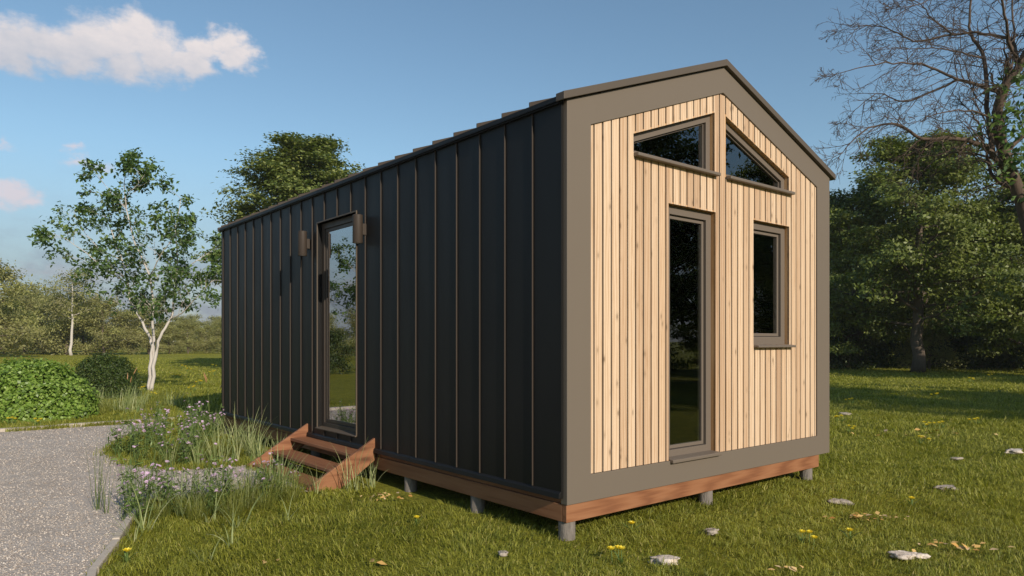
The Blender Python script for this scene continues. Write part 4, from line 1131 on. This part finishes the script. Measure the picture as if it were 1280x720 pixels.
scatter([a, b], [H_(-.86, 3.32, .62), H_(-.40, 2.62, .85), H_(-.90, 3.75, .5), H_(-.72, 2.76, .62), H_(-.20, 2.66, .75)],
        ['pale grass clump in front of the lowest tread', 'tall pale grass clump against the outer face of the near stringer', 'short pale grass clump at the middle of the lowest tread', 'pale grass clump at the front corner of the steps', 'pale grass clump between the near stringer and the wall'], 'plant', None)
a = copy_tree(cgB)
loose = [grass_clump('arching_grass_tuft', 40+i, 9, .5, .010, 1, LM['blade'], bend=(.8, 1.9), e=(.75, 1.4), r=.05) for i in range(2)]
scatter(loose, [H_(-1.72, 1.95, 1.0), H_(-2.32, 2.3, 1.05), H_(-1.95, 1.45, .7), H_(-1.35, 1.9, .6), H_(-2.2, 1.15, .6), H_(-1.85, 2.25, .9), H_(-2.45, 2.05, .8)],
        ['tuft of long pale arching blades in the lawn in front of the near clump', 'long pale blades arching over the narrow edging and gravel', 'pale thin tuft in the lawn at the bottom left', 'small pale tuft at the lawn side of the near clump', 'sparse pale tuft at the bottom edge of the picture', 'long pale blades leaning out of the near clump over the lawn', 'pale drooping blades at the end of the narrow edging'], 'plant', None)
a = copy_tree(cgA); b = copy_tree(cgB)
scatter([a, b], [H_(x, y, rr.uniform(.7, 1.0)) for x, y in ((-2.1, 2.9), (-1.75, 2.75), (-1.45, 2.6), (-1.15, 2.75), (-1.95, 2.6), (-1.0, 2.95), (-1.3, 3.0))], 'pale grass clump growing among the flowers of the near clump', 'plant', 'pale grass clumps in the near clump')
scatter([rdA], [H_(x, y, s) for x, y, s in ((-2.5, 3.3, 1.0), (-2.45, 3.1, .8), (-1.9, 4.9, .85), (-1.75, 2.95, .9), (-2.32, 2.95, .95), (-2.12, 3.2, 1.05), (-1.9, 2.7, .85), (-1.65, 2.6, .8), (-1.35, 2.75, .75), (-1.5, 6.2, .8), (-2.4, 2.75, .7), (-1.15, 2.6, .7))], 'upright dark green reed stems standing in the flower bed', 'plant', 'upright reeds in the flower bed')
scatter([sgA], [H_(x, y, s) for x, y, s in ((-1.35, 2.45, 1.1), (-1.65, 2.35, 1.0), (-1.05, 2.6, 1.1), (-1.9, 2.45, .9), (-1.2, 2.9, 1.0), (-2.15, 2.65, .9), (-1.5, 2.65, 1.1), (-1.0, 5.3, 1.0), (-1.35, 5.6, 1.0), (-.6, 5.7, 1.1), (-1.15, 6.2, 1.1), (-.7, 6.6, 1.0), (-1.5, 5.1, .8))], 'fine dark sedge tuft filling the flower bed', 'plant', 'fine sedge tufts in the flower bed')
# tufts behind the far kerb
a = grass_clump('meadow_grass_tuft', 91, 120, .42, .008, 1, LM['sedge'], bend=(.3, 1.3), e=(.9, 1.5), r=.22)
b = grass_clump('meadow_grass_tuft', 92, 70, .55, .009, 1, LM['blade'], bend=(.3, 1.2), e=(1.0, 1.5), r=.2)
pts = [((px_-640)/886*Z, Z, s) for px_, Z, s in ((128, 14.3, .8), (150, 14.8, 1.0), (138, 15.2, 1), (165, 14.6, .9), (182, 15.2, .9), (158, 16, 1.1), (200, 15.2, .8), (215, 16.2, .9), (232, 16.0, .7), (120, 15.6, 1), (192, 17, 1), (176, 16.4, .8))]
scatter([a, b], pts, 'tall meadow grass tuft between the far kerb and the young tree', 'plant', 'meadow grass tufts behind the far kerb')
# russet seed heads
def russet(X, Y, label, n=3):
    root = empty('seed_head_plant', (X, Y, 0), 0, label, 'plant'); rr2 = random.Random(int(X*100)); mb = MB(); V = []; Fc = []
    P = []
    for i in range(n):
        a = rr2.uniform(0, 6.28); ln = rr2.uniform(.05, .2); h = rr2.uniform(.62, .84)
        tipp = Vector((math.cos(a)*ln, math.sin(a)*ln, h)); mb.tube([(0, 0, 0), tipp*.55+Vector((0, 0, .05)), tipp], [.004, .003, .002], 4)
        hd = MB(); d = Vector((math.cos(a)*.5, math.sin(a)*.5, 1)).normalized()
        hd.tube([tipp-d*.005, tipp+d*.03, tipp+d*.09, tipp+d*.15], [.003, .009, .008, .002], 7).build('seed_head', LM['russet'], root)
    mb.build('stems', LM['reed'], root, fix=False)
X, Y = -5.06, 11.9; russet(X, Y, 'russet seed heads rising above the lilac flowers near the far corner')
russet((158-640)/886*14.6, 14.6, 'russet seed heads among the tufts behind the far kerb', 3)

# ------------------------------------------------------------------ small things on the lawn
def yellow_flower(seed, n=1):
    rr = random.Random(seed); root = empty('yellow_flower'); mb = MB(); V = []; Fc = []; P = []
    for q in range(n):
        ox, oy = (0, 0) if q == 0 else (rr.uniform(-.05, .05), rr.uniform(-.04, .04)); h = rr.uniform(.040, .058)
        MB().tube([(ox, oy, -.01), (ox*1.1, oy*1.1, h)], [.003, .002], 5).build('stem', LM['plant'], root, fix=False); c = Vector((ox*1.1, oy*1.1, h))
        V = []; Fc = []
        for ring, (m, r, up) in enumerate(((8, .024, .75), (6, .020, 1.6))):
            for i in range(m):
                a = 6.283*i/m+ring*.4; d = Vector((math.cos(a), math.sin(a), up)).normalized(); s_ = Vector((-math.sin(a), math.cos(a), 0))*r*.38
                b = len(V); V += [tuple(c), tuple(c+d*r*.65+s_), tuple(c+d*r), tuple(c+d*r*.65-s_)]; Fc.append((b, b+1, b+2, b+3))
        MB().add(V, Fc).build('flower_head', LM['yellow'], root, fix=False)
    sp = [(0, 0, rr.uniform(0, 6.28), rr.uniform(.05, .09), .009, 1.2, 1.0) for i in range(7)]
    V, Fc = strip_blades(sp, rr); MB().add(V, Fc).build('leaves', LM['plant'], root, fix=False)
    return root
yf = [yellow_flower(1, 1), yellow_flower(2, 3)]
near_y = [(521, 656, 0, 1.0, 'single yellow flower in the lawn below the steps'), (777, 706, 1, 1.1, 'pair of yellow flowers beside the big pale stone'), (790, 667, 0, 1.1, 'yellow flower in front of the near corner post'),
          (1003, 679, 1, 1.0, 'cluster of yellow flowers in the right foreground'), (1062, 674, 0, 1.1, 'yellow flower just right of the yellow cluster'), (1140, 634, 0, 1.1, 'yellow flower in the middle of the right lawn'), (159, 704, 0, 1.1, 'yellow flower beside the narrow edging at the bottom left')]
used = set()
for px_, py_, k_, s, lab in near_y:
    o = yf[k_] if k_ not in used else copy_tree(yf[k_]); used.add(k_)
    X, Y = gnd(px_, py_); put(o, X, Y, float(height(np.array([X]), np.array([Y]))[0]), px_*.1, s*1.45); tag(o, lab, 'flower', 'yellow flowers in the lawn')
far_y = [(222, 474), (234, 466), (180, 492), (250, 482), (243, 491), (170, 471), (268, 470), (228, 463), (265, 461), (189, 499), (15, 531), (44, 532), (1052, 528), (1061, 541), (1178, 536), (1240, 476), (1155, 537), (1249, 491), (1212, 479), (1150, 556), (1065, 504), (1120, 498), (1172, 497), (1222, 531)]
for px_, py_ in far_y:
    X, Y = gnd(px_, py_); o = copy_tree(yf[1]); put(o, X, Y, float(height(np.array([X]), np.array([Y]))[0]), px_, 1.3+.05*Y)
    side = 'left' if px_ < 640 else 'right'
    o['label'] = 'yellow speck of a flower far out in the %s lawn' % side; o['group'] = 'distant yellow flowers in the %s lawn' % side

k = NT('pale_field_stone'); n_ = k.noise(k.coords(), 22, 6, .7); n2_ = k.noise(k.coords((1, 1, 2)), 60, 4)
M['stone'] = k.done(k.pbr(k.ramp(n_, [(.33, (.24, .18, .13)), (.46, (.58, .49, .41)), (.7, (.72, .63, .54))]), .9, 0, k.bump(k.math('ADD', n_, n2_), .6, .01), .2))
M['stone2'] = m_bark('grey_brown_field_stone', (.15, .12, .095), (.42, .36, .30), 24)
def stone(px_, py_, w, d, h, seed, label):
    X, Y = gnd(px_, py_); rr = random.Random(seed); bm = bmesh.new(); bmesh.ops.create_icosphere(bm, subdivisions=3, radius=1)
    for v in bm.verts:
        c = v.co; n = .8+.28*math.sin(c.x*3+seed)+.16*math.sin(c.y*5+seed*2)+.12*math.sin(c.z*7+c.x*4+seed)
        c.z = max(min(c.z, .45), -.4); v.co = Vector((c.x*w*n*1.3, c.y*d*n*1.25, c.z*h*1.1))
        v.co += Vector((rr.gauss(0, .002), rr.gauss(0, .002), rr.gauss(0, .002)))
    me = bpy.data.meshes.new('field_stone'); bm.to_mesh(me); bm.free()
    o = link_mesh('field_stone', me, M['stone' if seed in (1, 3, 4, 7) else 'stone2']); o.location = (X, Y, .028); o.rotation_euler = (rr.uniform(-.1, .1), rr.uniform(-.1, .1), rr.uniform(-.3, .3))
    me.shade_smooth(); tag(o, label, 'stone', 'pale stones lying in the lawn')
for a_ in [(829, 706, .105, .06, .045, 1, 'biggest pale flat stone, in the foreground right of the near corner post'), (890, 669, .06, .04, .035, 2, 'grey stone in front of the gable door'),
           (1133, 699, .085, .05, .03, 3, 'long flat stone at the lower right of the lawn'), (1150, 700, .04, .035, .03, 4, 'small pinkish stone touching the long flat stone'),
           (1050, 631, .075, .05, .035, 5, 'grey stone right of the far corner post'), (1181, 613, .09, .05, .03, 6, 'flat grey stone in the middle of the right lawn'),
           (1266, 567, .13, .07, .045, 7, 'pale stone at the right edge of the picture'), (1056, 519, .14, .07, .04, 8, 'small pale stone near the gable corner, furthest of the stones'),
           (630, 697, .035, .025, .025, 9, 'tiny pale stone left of the near corner post'), (1197, 576, .06, .04, .03, 10, 'small bluish stone left of the pale stone at the right edge')]:
    stone(*a_)
MB().box(-.75, .75, -.45, .45, -.1, .05).build('flat_slab', M['kerb'], None, bevel=.02)
o = COL.objects['flat_slab']; o.location = (*gnd(163, 460.5), 0); tag(o, 'pale flat slab in the lawn behind the dark evergreen bush', 'slab')

# fallen leaves and dry patches
k = NT('fallen_leaf'); M['fallen'] = k.done(k.pbr(k.ramp(k.island(), [(0, (.42, .20, .05)), (.4, (.62, .38, .12)), (.8, (.70, .50, .22)), (1, (.55, .40, .26))]), .8, 0, None, .2))
def leaf_litter(px_, py_, n, rx, ry, label, size=.05, name='fallen_leaves', seed=1):
    X, Y = gnd(px_, py_); rs = np.random.RandomState(seed); P = np.stack([rs.normal(0, rx, n), rs.normal(0, ry, n), rs.uniform(.035, .055, n)], -1)
    o = leaf_obj(name, P, np.tile([0, 0, 1.], (n, 1)), size, seed, M['fallen'], None, aspect=.7, spread=.25, droop=0); o.location = (X, Y, 0)
    tag(o, label, 'leaves')
leaf_litter(1090, 653, 34, .15, .05, 'patch of orange-brown fallen leaves on the right lawn', .05, seed=1)
leaf_litter(1205, 690, 26, .18, .05, 'dull brown fallen leaves near the long flat stone', .05, seed=2)
leaf_litter(483, 625, 26, .12, .06, 'brown fallen leaves on the lawn beside the steps', .05, seed=3)
leaf_litter(468, 710, 3, .025, .012, 'yellow fallen leaf at the bottom of the foreground lawn', .06, 'fallen_leaf', 4)
leaf_litter(332, 709, 3, .03, .012, 'tan fallen leaf at the bottom left of the lawn', .05, 'fallen_leaf', 5)
leaf_litter(1130, 545, 20, .5, .2, 'scattered tan leaves in the shaded right lawn', .08, seed=6)
leaf_litter(985, 718, 8, .05, .02, 'tan leaves at the bottom edge right of the pale stone', .05, seed=7)
leaf_litter(695, 664, 0+3, .02, .01, 'small pale leaf left of the near corner post', .035, 'fallen_leaf', 8)

SC.render.film_transparent = False

def haze_box():
    k = NT('thin_haze_air'); v = k.n.new('ShaderNodeVolumePrincipled'); v.inputs['Color'].default_value = (.93, .92, .88, 1)
    v.inputs['Density'].default_value = .00045; v.inputs['Anisotropy'].default_value = .2
    k.link(v.outputs[0], k.out.inputs['Volume'])
    o = MB().box(-260, 260, -120, 330, -3, 34).build('haze', k.m)
    tag(o, 'thin pale haze over the fields', kind='stuff')
haze_box()
